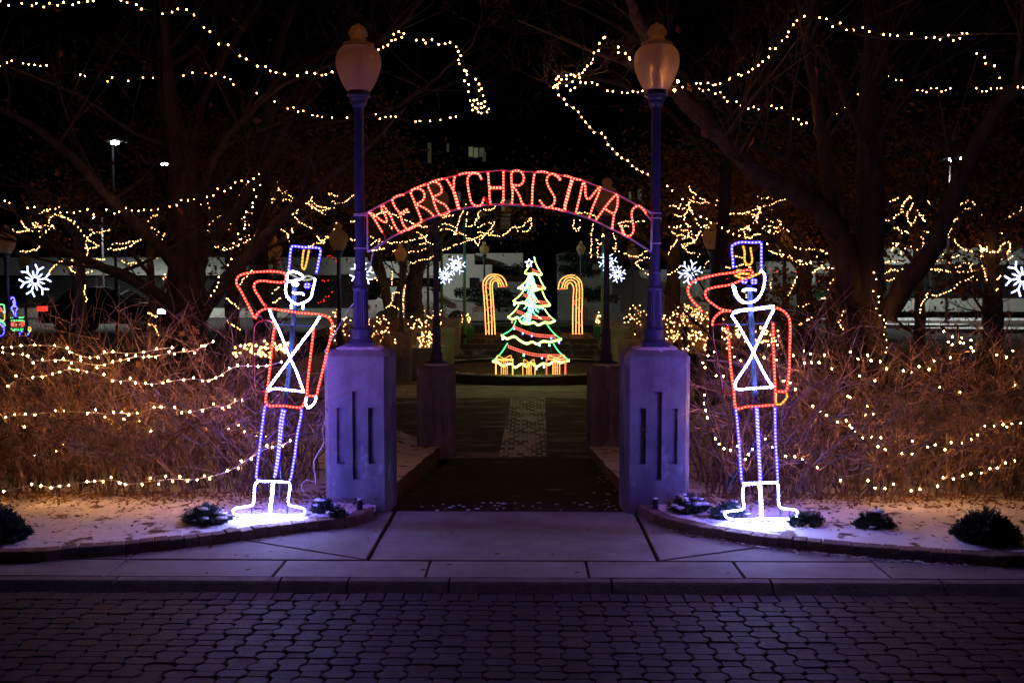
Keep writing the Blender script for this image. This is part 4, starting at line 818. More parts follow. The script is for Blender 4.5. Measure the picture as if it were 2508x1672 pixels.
# dried oak leaf sprig standing up from the left hedge
spr = thing('dry_leaf_sprig', 'upright sprig of curled brown oak leaves rising from the left hedge', 'sprig', tuple(at(480, 850, 7.6))); rnd = random.Random(3); lf = MB(); sm_ = MB()
pts = [at(x, y, 7.6) for x, y in ((500, 900), (488, 850), (470, 815), (455, 780))]; sm_.tube(smooth(pts, 4), .004, 4); leaf_mesh(lf, [(p, None) for p in smooth(pts, 3)] + [(at(482, 830, 7.6), None)], 60, rnd, .07, .035)
sm_.build('stem', M['twig'], spr); lf.build('leaves', M['leaf'], spr)
# fallen leaves on the beds, path and sidewalk
lf = MB()
for A, x0, x1 in ((ARCL, -4.2, -1.0), (ARCR, 1.0, 4.2)):
    for _ in range(3800):
        x = random.uniform(x0, x1); ay = arc_y(A, x); u = random.random()
        y = 7.25 - abs(random.gauss(0, .22)) if u < .8 else random.uniform(ay + .1, 7.3)
        if u > .96: y = ay - abs(random.gauss(0, .04)) - .015
        if y < ay + .1 and u <= .96: continue
        z = (bed_z(x, y) + .05) if y > ay + .05 else .006; L = random.uniform(.006, .022); a = random.uniform(0, 6.28); c = Vector((x, y, z)); d = Vector((math.cos(a), math.sin(a), random.uniform(-.2, .6))) * L; s = Vector((-math.sin(a), math.cos(a), random.uniform(-.3, .5))) * L * .55
        lf.quad(c - d, c - s, c + d, c + s)
for _ in range(90):
    x, y = random.uniform(-3, 3), random.uniform(5.5, 7.0)
    if y > min(arc_y(ARCL, x) if x < -.9 else 9, arc_y(ARCR, x) if x > .8 else 9) - .03: continue
    L = random.uniform(.01, .028); a = random.uniform(0, 3.1); c = Vector((x, y, .008)); d = Vector((math.cos(a), math.sin(a) * .6, .1)) * L; s = Vector((-math.sin(a), math.cos(a), .2)) * L * .4; lf.quad(c - d, c - s, c + d, c + s)
o = lf.build('leaf_litter', M['litter'], kind='stuff'); o['label'] = 'brown fallen leaves scattered on the snow along the hedges'; o['category'] = 'leaves'
# snow crumbs along the edging, on the ramp and the sidewalk
sc = MB()
for _ in range(260):
    if random.random() < .6: x = random.uniform(.95, 2.6); y = arc_y(ARCR, x) - abs(random.gauss(0, .03)) - .01; z = .004
    elif random.random() < .5: x = random.uniform(-.85, .85); y = random.uniform(7.1, 7.6); z = -(y - 7.1) * .1 + .003
    else: x = PX1 - abs(random.gauss(0, .12)); y = random.uniform(7.3, 10); z = -(y - 7.1) * .1 + .003
    sc.ball((x, y, z), random.uniform(.004, .014), 0, sz=.4, sx=random.uniform(.8, 2))
o = sc.build('snow_crumbs', M['snowcap'], kind='stuff'); o['label'] = 'crumbs of snow along the kerbing and the ramp edges'; o['category'] = 'snow'
# ================================================================ low evergreen shrubs on the beds
def shrub(label, px, py, w, h, n, seed, snow=.0, blob=False):
    c = gr(px, py, .075); rnd = random.Random(seed); t = thing('evergreen_shrub', label, 'shrub', tuple(c), 'low evergreens on the snowy beds'); st = MB(); nd = MB(); sn = MB()
    for _ in range(n):
        a = rnd.uniform(0, 6.28); rr = w / 2 * rnd.random() ** .6; base = c + Vector((rr * .6 * math.cos(a), rr * .45 * math.sin(a), -.05))
        tip = c + Vector((rr * math.cos(a), rr * .7 * math.sin(a), h * (1 - (rr / (w / 2)) ** 2 * .9) * rnd.uniform(.5, 1.1)))
        mid = (base + tip) / 2 + Vector((0, 0, h * .12)); P = smooth([base, mid, tip], 4); st.tube(P, .003, 3, cap=False)
        for p, q in zip(P[1:], P[2:]):
            d = (q - p).normalized()
            for _k in range(7):
                ax = Vector((rnd.uniform(-1, 1), rnd.uniform(-1, 1), rnd.uniform(-.3, 1))).normalized(); L = rnd.uniform(.018, .035); e = p + (q - p) * rnd.random(); s = ax.orthogonal().normalized() * .0035; v = (d * .6 + ax).normalized() * L
                nd.quad(e - s, e + s, e + v + s * .5, e + v - s * .5)
        if rnd.random() < snow: sn.ball(tip + Vector((0, 0, .008)), rnd.uniform(.012, .03), 0, sz=.45, sx=1.4)
    st.build('stems', M['twig'], t, kind='stuff'); nd.build('foliage', M['evergreen'], t)
    if sn.v: sn.build('snow', M['snowcap'], t, smooth=True, kind='stuff')
shrub('small evergreen tuft dusted with snow left of the left soldier boots', 505, 1275, .32, .10, 110, 61, .2)
shrub('tiny evergreen tuft right of the left soldier boots', 790, 1250, .16, .09, 45, 62, .2)
shrub('tiny snow dusted sprig at the foot of the left gate pillar', 828, 1262, .12, .07, 26, 63, .25)
shrub('dark bushy evergreen at the left edge of the photo', 8, 1318, .34, .20, 220, 64)
shrub('snow dusted evergreen tuft at the foot of the right gate pillar', 1690, 1248, .30, .11, 90, 65, .3)
shrub('low evergreen tuft inside the left boot of the right soldier', 1785, 1262, .26, .10, 70, 66, .05)
shrub('dark low evergreen sprig right of the right soldier boots', 1975, 1282, .26, .07, 60, 67)
shrub('snow capped evergreen tuft between right soldier and round dark bush', 2140, 1290, .27, .11, 110, 68, .12)
shrub('round dark evergreen bush near the right end of the right bed', 2415, 1320, .43, .18, 420, 69)
# bare mulch mounds poking through the left bed's snow
def spot(label, px, py):
    c = gr(px, py, .10); t = thing('ground_spotlight', label, 'spotlight', (c.x, c.y, .06), 'unlit spotlights at the gate pillars')
    b = MB(); b.lathe([(.019, .03), (.021, .05), (.021, .135), (.018, .138), (.0, .132)], (c.x, c.y), 16); b.build('housing', M['ironblack'], t, smooth=False)
    b = MB(); b.lathe([(.006, -.03), (.006, .05)], (c.x, c.y), 8); b.build('stake', M['ironblack'], t)
    b = MB(); b.ball((c.x, c.y, .139), .019, 0, sz=.5); b.build('snow_cap', M['snowcap'], t, smooth=True)
spot('small black unlit spotlight with snowy top at the left gate pillar', 881, 1236); spot('small black unlit spotlight with snowy top at the right gate pillar', 1605, 1234)
cb = MB(); cb.tube(smooth([at(x, y, 7.2) for x, y in ((796, 1030), (790, 1055), (793, 1085), (778, 1110), (768, 1135), (772, 1165), (773, 1185))], 5), .005, 6); cb.tube(smooth([at(x, y, 7.2) for x, y in ((772, 1180), (750, 1175), (738, 1190), (745, 1205))], 4), .003, 5)
tag(cb.build('power_cable', M['white_wire'], smooth=True), 'white power cable hanging beside the left gate pillar', 'cable')
cb = MB(); cb.tube(smooth([at(795, 862, 7.25), at(830, 800, 7.25), at(852, 760, 7.24), at(868, 742, 7.2)], 4), .0045, 5)
tag(cb.build('power_cable', M['white_wire'], smooth=True), 'white cable rising from the left gate pillar top to its lamp post', 'cable')
# ================================================================ strings of light bulbs
def lights(label, segs, Y, kind='near', r=.0062, wire='dark_wire', wr=.003, exact=True, gap=.09, jit=0, dY=0, grp=None, seed=0, drop=.0):
    rnd = random.Random(seed + len(label)); t = None; wb = MB(); bb = MB()
    for rgn, pts in segs:
        P2 = rg(rgn, pts); n = len(P2); P = []
        ph = rnd.uniform(0, 6)
        for i, (a, c) in enumerate(P2): P.append(at(a, c, Y + dY * i / max(1, n - 1) + (.25 * math.sin(i * .9 + ph) if not exact else .05 * math.sin(i * 1.7))))
        if t is None: t = thing('string_lights', label, 'string lights', tuple(P[0]), grp)
        if n > 1:
            if exact and n > 4: W = [P[0]] + [(P[i - 1] + P[i] * 2 + P[i + 1]) / 4 for i in range(1, n - 1)] + [P[-1]]
            else: W = P
            W = smooth(W, 4) if len(W) > 2 else W; wb.tube(W, wr, 4, cap=False)
        B = P if exact else along(smooth(P, 4) if n > 2 else P, gap)
        for q in B:
            if rnd.random() < drop: continue
            q = q + Vector((rnd.gauss(0, jit), rnd.gauss(0, jit), rnd.gauss(0, jit)))
            bb.ball(q, r * rnd.uniform(.85, 1.1), 0, ico=(kind in ('near', 'hedge')), sz=1.25)
            if exact: wb.tube([q + Vector((0, 0, r * 1.1)), q + Vector((0, 0, r * 2.6))], r * .45, 4)
    if wb.v: wb.build('wire', M[wire], t, kind='stuff' if len(segs) > 1 else None)
    bb.build('bulbs', BULB[kind], t, kind='stuff', smooth=True); return t
NG = 'white light strings hung in the near trees'; HG = 'light strings on the hedges'; MG = 'amber light strings around the plaza'
def T(label, segs, Y=9, **k): return lights(label, segs, Y, 'near', grp=NG, **k)
T('string of white bulbs from the top left corner sagging to the left gate globe', [('A', (0, 10, 60, 40, 150, 25, 220, 42, 250, 25, 300, 50, 340, 25, 395, 40, 435, 18, 500, 35, 540, 20, 600, 12, 640, 8, 720, -30, 830, 5, 872, 20, 935, 35, 970, 65, 1115, 97, 1180, 85, 1220, 65, 1280, 68, 1330, 105, 1400, 190, 1440, 218, 1500, 305, 1565, 310, 1645, 385, 1690, 407, 1765, 455, 1822, 457, 1853, 488, 1893, 500, 1953, 510, 2040, 520, 2105, 500, 2160, 505, 2207, 517, 2235, 513, 2278, 495))], dY=-1)
T('short string of white bulbs at the left edge below the top string', [('A', (0, 458, 20, 442, 48, 433, 80, 418, 158, 435, 197, 443, 238, 447, 277, 454, 320, 450))], 11)
T('sparse string of white bulbs crossing the upper crown of the big left tree', [('A', (550, 515, 583, 524, 738, 560, 770, 533, 880, 557, 982, 536, 1050, 537, 1258, 520, 1320, 500, 1410, 505, 1450, 522, 1480, 505, 1540, 530, 1580, 545, 1600, 582))], 11.4)
T('string of small bulbs descending toward the left gate lamp collar', [('A', (1760, 640, 1810, 690, 1883, 698, 1973, 747, 2013, 738, 2045, 767, 2080, 762, 2143, 792, 2177, 797, 2210, 803, 2278, 808))], 11.4)
T('long string of white bulbs slung across the big left trunk', [('A', (33, 1378, 65, 1391, 190, 1427, 237, 1420, 325, 1445, 415, 1457, 460, 1457, 508, 1460, 548, 1450, 600, 1437, 643, 1472, 730, 1438, 785, 1465, 817, 1453, 865, 1427, 905, 1443, 950, 1445, 988, 1440, 1037, 1442, 1083, 1435, 1163, 1417, 1213, 1408, 1243, 1373, 1290, 1375, 1330, 1367, 1420, 1352, 1463, 1340, 1492, 1295, 1540, 1312, 1583, 1290, 1613, 1252, 1657, 1240, 1703, 1247, 1740, 1225, 1775, 1195))], 10.8, dY=.6)
T('string of white bulbs hanging straight down from the big left tree limb', [('D', (1785, 38, 1742, 70, 1757, 118, 1733, 160, 1733, 188, 1690, 222, 1675, 258, 1680, 310, 1677, 335, 1633, 372, 1645, 408, 1603, 437, 1587, 545, 1563, 587, 1500, 668, 1497, 705, 1488, 735, 1470, 762, 1445, 795))], 11.2)
T('looping string of white bulbs ending in a dense cluster right of the left gate globe', [('B', (260, 342, 293, 325, 325, 312, 350, 280, 375, 275, 365, 237, 400, 220, 435, 233, 420, 258, 520, 277, 568, 277, 585, 298, 627, 272, 673, 307, 717, 303, 751, 292, 793, 325, 808, 355, 825, 384, 808, 413, 815, 437, 848, 484, 862, 490, 868, 513, 850, 557, 880, 580, 878, 630, 890, 690, 905, 722, 925, 740, 905, 757, 945, 770, 965, 778, 1005, 770, 1018, 750, 985, 732, 990, 697, 965, 712, 935, 685, 915, 690, 978, 655, 950, 622, 967, 610, 950, 578, 925, 545, 942, 712, 965, 742, 935, 745))], 9.2)
T('short sagging string of bulbs behind the left gate lamp post', [('B', (45, 807, 243, 785, 270, 815, 310, 805, 345, 802, 378, 803, 515, 835, 545, 832, 615, 830, 685, 822, 753, 808, 792, 803))], 10.2)
T('string of white bulbs with a bright knot left of the right gate globe', [('B', (1805, 262, 1775, 300, 1770, 350, 1738, 365, 1730, 407, 1718, 435, 1692, 455, 1675, 480, 1658, 500, 1635, 510, 1600, 517, 1580, 512, 1550, 518, 1495, 527, 1480, 545, 1515, 547, 1500, 570, 1487, 582, 1470, 592, 1460, 602, 1490, 605, 1550, 545, 1550, 590, 1590, 562, 1608, 525, 1640, 535, 1645, 565, 1680, 570, 1607, 605, 1577, 620, 1725, 567, 1760, 583, 1830, 625, 1868, 628, 1930, 635, 1968, 637, 2005, 628, 2040, 632, 2070, 625))], 9.2)
T('short string of white bulbs dropping behind the right gate globe', [('B', (1812, 258, 1905, 325, 1905, 362, 1953, 368, 1980, 397, 1985, 408, 2028, 425, 2025, 467))], 9.1)
T('straight diagonal string of white bulbs descending to the right gate post', [('B', (1495, 653, 1533, 682, 1550, 718, 1597, 742, 1630, 770, 1655, 805, 1680, 838, 1710, 873, 1737, 910, 1790, 915, 1815, 945, 1833, 992, 1865, 1023, 1897, 1058, 1928, 1085, 1970, 1102, 2000, 1140, 2032, 1162, 2072, 1182, 2108, 1197, 2135, 1225))], 8.8, wire='white_wire', wr=.0018)
T('diagonal string of white bulbs continuing right of the right gate post', [('F', (-95, 45, -60, 75, 10, 135, 65, 210, 135, 255, 175, 270, 205, 295, 280, 330, 320, 355, 358, 372, 400, 385)), ('F', (590, 440, 700, 515, 815, 555, 890, 572, 965, 590, 1010, 603, 1038, 607, 1087, 597, 1120, 610, 1150, 615))], 9.6, dY=2)
T('long string of white bulbs arching across the top of the big right tree', [('C', (10, 600, 70, 607, 105, 573, 135, 573, 185, 573, 220, 585, 235, 583, 268, 573, 330, 545, 335, 538, 393, 512, 413, 518, 462, 495, 490, 475, 530, 450, 560, 425, 602, 393, 610, 335, 648, 335, 693, 283, 727, 255, 737, 222, 770, 172, 795, 145, 845, 113, 950, 123, 998, 132, 1040, 185, 1092, 160, 1135, 207, 1185, 207, 1247, 190, 1290, 220, 1388, 240, 1432, 242, 1484, 247, 1580, 232, 1680, 262, 1738, 260, 1775, 273, 1833, 243, 1867, 280, 1912, 265, 1927, 230, 1960, 232))], 9.2)
HLG = lambda l, s, Y: lights(l, s, Y, 'hedge', grp=NG, r=.0085)
HLG('few bulbs glowing right behind the right gate globe', [('s', (1588, 222, 1598, 205, 1608, 180, 1622, 214, 1632, 190, 1640, 206, 1652, 222, 1660, 200))], 7.5)
T('few bulbs behind the left gate globe', [('s', (838, 178, 862, 160, 890, 165, 912, 140))], 7.62)
T('short string of white bulbs falling near the upper right corner', [('C', (2028, 368, 2083, 395, 2088, 437, 2150, 452, 2185, 537, 2310, 598, 2345, 600))], 9.4)
T('wavy string of small bulbs below the arching string right of the gate globe', [('C', (70, 600, 125, 612, 150, 625, 190, 617, 235, 645, 270, 635, 295, 668, 318, 698, 380, 698, 405, 722, 460, 747, 500, 735, 530, 752, 590, 725, 620, 727, 655, 745, 690, 740, 750, 787, 768, 815, 805, 820, 825, 853, 860, 845))], 11.2)
T('broken string of small bulbs crossing the big right tree crown', [('C', (1067, 780, 1123, 733, 1168, 697, 1213, 648)), ('C', (1355, 475, 1425, 525, 1475, 550, 1510, 552, 1620, 620, 1655, 625, 1683, 633, 1715, 607, 1753, 607, 1787, 630, 1815, 622, 1847, 607)), ('C', (2025, 607, 2065, 627, 2095, 627, 2125, 610, 2167, 607, 2195, 607))], 12)
T('string of warm bulbs hanging down the big right trunk', [('F', (1322, 637, 1338, 683, 1317, 765, 1355, 802, 1357, 840, 1338, 885, 1365, 930, 1392, 962, 1407, 985, 1400, 1010, 1393, 1062, 1410, 1097, 1408, 1150, 1403, 1185))], 10.72)
def HL(label, segs, Y=7.05, **k): return lights(label, segs, Y, 'hedge', grp=HG, r=k.pop('r', .0057), **k)
HL('uppermost string of white bulbs along the top of the left hedge', [('D', (20, 1150, 80, 1147, 145, 1137, 237, 1132, 375, 1137, 462, 1152, 478, 1182, 555, 1217, 617, 1220, 672, 1217, 715, 1180, 775, 1177, 870, 1200, 985, 1183, 1075, 1160, 1180, 1150))], 7.3, wire='white_wire')
HL('second string of white bulbs across the left hedge, rising to its tree', [('D', (20, 1185, 90, 1195, 155, 1197, 192, 1207, 228, 1255, 292, 1233, 380, 1242, 435, 1225, 490, 1257, 555, 1237, 665, 1287, 717, 1270, 773, 1248, 825, 1237, 880, 1233, 930, 1205, 985, 1215, 1020, 1212, 1068, 1217, 1160, 1180, 1195, 1195, 1260, 1167, 1335, 1187, 1385, 1140, 1405, 1138, 1462, 1110))], 7.08, wire='white_wire')
HL('long white wired string sagging across the middle of the left hedge', [('D', (55, 1415, 110, 1345, 225, 1357, 290, 1352, 360, 1332, 410, 1317, 475, 1290, 535, 1305, 595, 1315, 712, 1335, 770, 1380, 828, 1390, 893, 1362, 930, 1393, 1000, 1395, 1040, 1408, 1118, 1393, 1153, 1380, 1260, 1372, 1328, 1358, 1390, 1378, 1433, 1380, 1480, 1358, 1523, 1340, 1573, 1293, 1630, 1273, 1700, 1275, 1770, 1280, 1830, 1278, 1930, 1250))], 6.98, wire='white_wire')
HL('string of bulbs halfway down the left hedge', [('G', (40, 340, 100, 325, 175, 318, 240, 325, 378, 297, 442, 297, 600, 315, 655, 290, 720, 340, 780, 308, 835, 307, 883, 322, 942, 313, 1057, 270, 1105, 270, 1200, 270, 1247, 310, 1300, 303, 1390, 295, 1467, 250, 1525, 277, 1570, 270, 1612, 220, 1660, 222))], 7.1, wire='white_wire')
HL('lowest white wired string in front of the left hedge near the snow', [('G', (25, 848, 218, 797, 280, 810, 350, 823, 410, 813, 473, 805, 597, 780, 648, 778, 707, 780, 763, 750, 820, 790, 860, 800, 975, 800, 1033, 757, 1090, 797, 1137, 745, 1185, 778, 1235, 747, 1288, 778, 1352, 767, 1400, 742, 1440, 760, 1560, 705, 1635, 690, 1655, 640, 1725, 625, 1830, 535, 1870, 545, 1940, 537, 1990, 500))], 6.95, wire='white_wire')
HL('few bulbs deep inside the left hedge behind the soldier legs', [('G', (168, 405, 235, 605, 385, 575, 433, 525)), ('G', (765, 382, 850, 352, 957, 363, 1035, 435)), ('G', (1425, 412, 1573, 417, 1637, 395, 1678, 440, 1763, 468, 1825, 467))], 7.4)
HL('cluster of bulbs at the hedge end behind the right soldier jacket', [('F', (150, 1255, 185, 1207, 165, 1287, 227, 1180, 240, 1345, 290, 1347, 365, 1212, 410, 1240, 570, 1220, 600, 1135, 650, 1108, 653, 1237, 660, 1135)), ('F', (705, 1380, 748, 1393, 785, 1437))], 7.2)
HL('string of bulbs along the top of the right hedge beside the soldier', [('F', (770, 1205, 840, 1175, 890, 1195, 985, 1200, 945, 1253, 893, 1253, 848, 1257, 1035, 1295, 1160, 1180, 1213, 1230, 1280, 1203, 1303, 1240, 1365, 1247, 1410, 1293, 1525, 1310, 1583, 1322, 1632, 1282, 1700, 1300, 1735, 1243, 1845, 1220))], 7.15)
HL('cluster of bulbs on top of the right hedge under the slim tree', [('F', (1800, 1040, 1860, 1077, 1833, 1113, 1925, 1083, 1913, 1117, 1937, 1120, 1988, 1100, 1860, 1130, 1990, 1150, 2003, 1175, 2165, 1200, 2232, 1217, 2275, 1175))], 7.3)
HL('string of bulbs dipping across the middle of the right hedge', [('I', (903, 265, 953, 300, 998, 327, 1073, 372, 1133, 363, 1157, 395, 1170, 413, 1193, 442, 1245, 480, 1305, 477, 1370, 480, 1350, 540, 1400, 560, 1515, 588, 1583, 590, 1585, 503, 1690, 543, 1743, 530, 1810, 562, 1853, 512, 1925, 518, 1990, 492, 2035, 460, 2083, 400, 2147, 397, 2207, 388, 2233, 405, 2268, 385, 2330, 380))], 7.05)
HL('lowest string of bulbs across the right hedge near the snow', [('I', (160, 187, 160, 245, 170, 293, 180, 343, 235, 485, 262, 522, 295, 555, 340, 567, 385, 537, 440, 628, 463, 595, 490, 560, 577, 488, 625, 545, 717, 608, 780, 610, 832, 630, 935, 685, 1093, 772, 1282, 772, 1330, 825, 1398, 828, 1457, 797, 1578, 843, 1638, 832, 1760, 812, 1797, 752, 1868, 762, 1932, 742, 1987, 727, 2058, 722, 2118, 693, 2167, 687, 2225, 652, 2288, 637))], 7.0)
HL('scattered bulbs deep inside the right hedge', [('I', (1225, 57, 1330, 90, 1410, 10, 1775, 135, 1912, 170, 1145, 195, 1160, 203, 1275, 265, 1320, 320, 1265, 325, 2290, 120))], 7.5)
def ML(label, segs, Y=20, gap=.056, r=.0098, kind='mid', **k): return lights(label, segs, Y, kind, r=r, exact=False, gap=gap, grp=MG, jit=.008, wr=.003, drop=.06, **k)
ML('amber string rising in a long line left of the right soldier hat', [('F', (200, 300, 260, 297, 300, 262, 310, 240, 420, 230, 500, 210, 560, 185, 640, 160, 700, 140, 770, 120, 830, 165))], 18)
ML('amber string climbing behind the lamp between right post and soldier', [('F', (0, 470, 60, 440, 110, 400, 130, 360, 180, 330, 240, 300, 300, 270))], 18.5)
ML('tangled amber loops just right of the right gate lamp post', [('F', (0, 350, 40, 345, 60, 390, 90, 430, 20, 440)), ('F', (20, 240, 35, 300, 65, 325)), ('F', (70, 210, 95, 260, 130, 320, 175, 312)), ('F', (-40, 400, 0, 380, 50, 400)), ('F', (0, 410, 40, 385, 70, 350))], 19.5)
ML('amber strand on the highest twigs right of the right gate post', [('F', (50, 40, 70, 80, 95, 100, 85, 130, 140, 130, 190, 160)), ('F', (325, 30, 310, 80, 300, 120, 285, 170)), ('F', (235, 190, 245, 150, 260, 130)), ('F', (0, 205, 40, 175, 70, 140))], 20)
ML('drooping amber strand above the right soldier shoulder', [('F', (490, 265, 540, 210, 520, 180, 570, 250, 620, 290, 670, 280, 700, 320, 740, 360)), ('F', (560, 330, 590, 370, 555, 350, 600, 300)), ('F', (430, 350, 440, 400, 490, 390))], 19)
ML('straight amber strand crossing the first trunk right of the soldier', [('F', (770, 465, 830, 475, 910, 482, 960, 485, 1000, 510)), ('F', (600, 480, 640, 500, 690, 520, 760, 545, 830, 580, 900, 560, 950, 510, 1010, 500)), ('F', (735, 515, 800, 550, 850, 575))], 17.4)
ML('amber strand hanging down between the two straight trunks right of the soldier', [('F', (1125, 632, 1080, 650, 1050, 680, 1022, 720, 1010, 760)), ('F', (900, 640, 940, 612, 990, 605)), ('F', (1115, 660, 1138, 700, 1110, 710))], 17)
ML('amber strand wound up the first trunk right of the soldier', [('F', (800, 875, 850, 862, 900, 845, 950, 825, 1000, 805)), ('F', (810, 997, 850, 970, 905, 942))], 17)
ML('amber strand dangling down the trunk left of the big right tree', [('F', (1112, 890, 1105, 940, 1078, 975, 1108, 1020, 1122, 1075))], 17)
ML('amber strand climbing the slanted twig behind the right soldier', [('F', (690, 850, 740, 780, 775, 720, 795, 670)), ('F', (640, 640, 620, 700, 610, 740)), ('F', (440, 760, 455, 820)), ('F', (300, 600, 350, 610, 420, 580, 480, 600)), ('F', (370, 520, 410, 530, 440, 550))], 17.2)
ML('level amber string right of the big right trunk', [('F', (1425, 620, 1490, 625, 1560, 630, 1660, 628, 1760, 615, 1850, 632, 1950, 630, 2050, 620, 2095, 615))], 17)
ML('amber string along the low branch right of the big right trunk', [('F', (1635, 910, 1650, 860, 1690, 785, 1720, 792, 1760, 795, 1830, 765, 1880, 735, 1900, 710, 1960, 690, 2040, 685))], 17)
ML('curling amber string above the level one near the right edge', [('F', (1780, 350, 1830, 312, 1852, 350, 1820, 378, 1870, 415, 1930, 470, 2000, 495, 2060, 480, 2100, 490)), ('F', (1500, 510, 1550, 460, 1640, 485)), ('F', (1720, 490, 1790, 510, 1850, 530, 1910, 520)), ('F', (1700, 565, 1780, 545, 1830, 555, 1850, 580, 1900, 600, 1940, 575, 2020, 575))], 17.2)
ML('amber swag drooping between branches at the right edge', [('F', (1855, 205, 1900, 180, 1950, 155, 1990, 130, 2060, 105)), ('F', (1995, 140, 2030, 190, 2060, 235, 2100, 262, 2160, 280, 2220, 275, 2270, 245, 2320, 210, 2350, 175))], 16.5)
ML('zigzag amber cluster in the twigs right of the big right trunk', [('F', (1505, 203, 1540, 150, 1570, 118, 1595, 165, 1550, 238, 1575, 313, 1610, 268, 1640, 238, 1672, 285, 1620, 208)), ('F', (1650, 133, 1690, 150, 1712, 200, 1730, 245)), ('F', (1430, 150, 1490, 130)), ('F', (1430, 355, 1480, 330, 1515, 370)), ('F', (1440, 430, 1490, 440, 1430, 490))], 16.5)
ML('amber strand dangling on the trunk near the right edge', [('F', (2050, 450, 2060, 500, 2055, 550, 2080, 620, 2095, 680)), ('F', (2110, 490, 2170, 492, 2200, 440, 2250, 430, 2252, 480, 2230, 515)), ('F', (2165, 680, 2190, 655)), ('F', (2160, 765, 2175, 740)), ('F', (2045, 500, 2110, 465, 2050, 470, 2110, 495))], 15.2)
ML('dense amber tuft at the upper left above the leftmost snowflake', [('D', (130, 255, 160, 310, 200, 350, 260, 355, 295, 340, 220, 300, 265, 300)), ('D', (85, 340, 110, 375, 155, 352)), ('D', (135, 495, 240, 480, 300, 440, 360, 445)), ('D', (275, 240, 300, 215, 410, 190))], 18)
ML('amber arc dropping left of the big left tree limb', [('D', (330, 300, 345, 265, 385, 240, 440, 260, 500, 285, 540, 330, 575, 380, 620, 420, 670, 455))], 17.5)
ML('amber swag under the big left tree limb', [('D', (730, 470, 800, 480, 870, 465, 930, 430, 985, 400)), ('D', (765, 440, 860, 440, 930, 415))], 18)
ML('hook shaped amber strand beside the big left trunk', [('D', (1000, 355, 1040, 338, 1085, 345, 1080, 380, 1095, 435, 1130, 370))], 17.5)
ML('short amber tuft on the slim trunk behind the snowflake', [('D', (480, 550, 510, 580, 480, 610, 518, 642)), ('D', (585, 720, 580, 760, 592, 832)), ('D', (570, 585, 580, 575))], 18.7)
ML('wavy amber strands before the pale wall left of the big trunk', [('D', (640, 545, 720, 545)), ('D', (800, 550, 870, 570, 940, 570, 1000, 555, 1085, 537)), ('D', (800, 640, 850, 610, 900, 590)), ('D', (580, 640, 620, 630, 660, 630))], 20, gap=.07)
ML('amber strand wound on the small tree left of the big left trunk', [('D', (995, 787, 1050, 755)), ('D', (1115, 692, 1138, 648)), ('D', (1010, 910, 1050, 930, 1078, 942)), ('D', (1010, 990, 1060, 1000, 1075, 1040, 1090, 1068))], 19.6)
ML('amber string running down through brown leaves toward the left gate post', [('D', (1880, 55, 1920, 80, 1970, 105, 2050, 145, 2100, 160, 2140, 150, 2170, 180, 2230, 195, 2300, 195)), ('D', (2110, 160, 2150, 190, 2200, 225, 2240, 240))], 20)
ML('amber strands in the brown leaves above the left soldier arm', [('D', (1890, 310, 1880, 370, 1850, 410, 1780, 450, 1775, 490)), ('D', (1530, 490, 1600, 465, 1650, 440, 1700, 420, 1760, 370)), ('D', (1640, 720, 1690, 660, 1730, 620, 1770, 560, 1780, 510)), ('D', (2000, 330, 2010, 370)), ('D', (2000, 245, 2050, 200)), ('D', (1830, 580, 1840, 610))], 18.5)
ML('amber strands on the right flank of the big left trunk', [('D', (1350, 240, 1370, 290, 1340, 330)), ('D', (1365, 100, 1385, 200, 1410, 205)), ('D', (1340, 470, 1350, 515)), ('D', (1565, 350, 1580, 300)), ('D', (1430, 150, 1440, 300))], 18.5, gap=.09)
ML('amber strand drooping above the lamp left of the left gate post', [('D', (2170, 390, 2200, 415, 2250, 400, 2290, 340, 2315, 285)), ('D', (2245, 95, 2300, 110, 2345, 95))], 19)
ML('amber spiral wound on the trunk behind the left soldier elbow', [('D', (1550, 810, 1590, 840, 1635, 882)), ('D', (1555, 965, 1600, 1000, 1642, 1027)), ('D', (1860, 780, 1910, 740)), ('D', (1870, 850, 1920, 810))], 18.6)
lights('string of red bulbs in the dark shrub between left soldier and gate post', [('D', (2195, 685, 2240, 688, 2275, 692)), ('D', (2180, 850, 2215, 830, 2250, 800, 2320, 760)), ('D', (2240, 520, 2270, 540, 2300, 550, 2330, 575)), ('D', (1930, 555, 1820, 575)), ('D', (1800, 685, 1900, 690))], 24, 'red', r=.016, exact=False, gap=.1, jit=.02, grp=MG)
lights('red bulbs behind the right soldier head', [('F', (290, 665, 330, 700)), ('F', (780, 620, 790, 630)), ('F', (930, 650, 950, 700)), ('F', (610, 620, 650, 630)), ('F', (780, 725, 800, 730))], 24, 'red', r=.018, exact=False, gap=.1, jit=.03, grp=MG)
ML('amber strands around the crown of the forked tree left of the stairs', [('E', (190, 610, 240, 580, 270, 520, 210, 560)), ('E', (60, 520, 110, 530)), ('E', (200, 500, 240, 520)), ('E', (280, 540, 380, 545, 480, 530, 560, 510, 600, 490)), ('E', (540, 550, 590, 552)), ('E', (200, 600, 260, 590, 300, 590, 250, 575))], 21)
ML('amber string behind the letters M and E of the arch', [('E', (60, 400, 110, 400)), ('E', (260, 330, 330, 340, 400, 370, 470, 400, 540, 430, 600, 437)), ('E', (210, 380, 260, 350, 320, 335)), ('E', (430, 350, 480, 330))], 21)
ML('amber tangle on the branch right of the dark post, under the letter C', [('E', (690, 415, 740, 420, 800, 450, 780, 490, 820, 480, 870, 510, 920, 530, 945, 560, 960, 520, 1000, 480, 1060, 410, 1000, 410, 940, 440)), ('E', (870, 260, 850, 310, 820, 370, 800, 430)), ('E', (872, 330, 860, 440)), ('E', (670, 465, 720, 450, 790, 470))], 23)
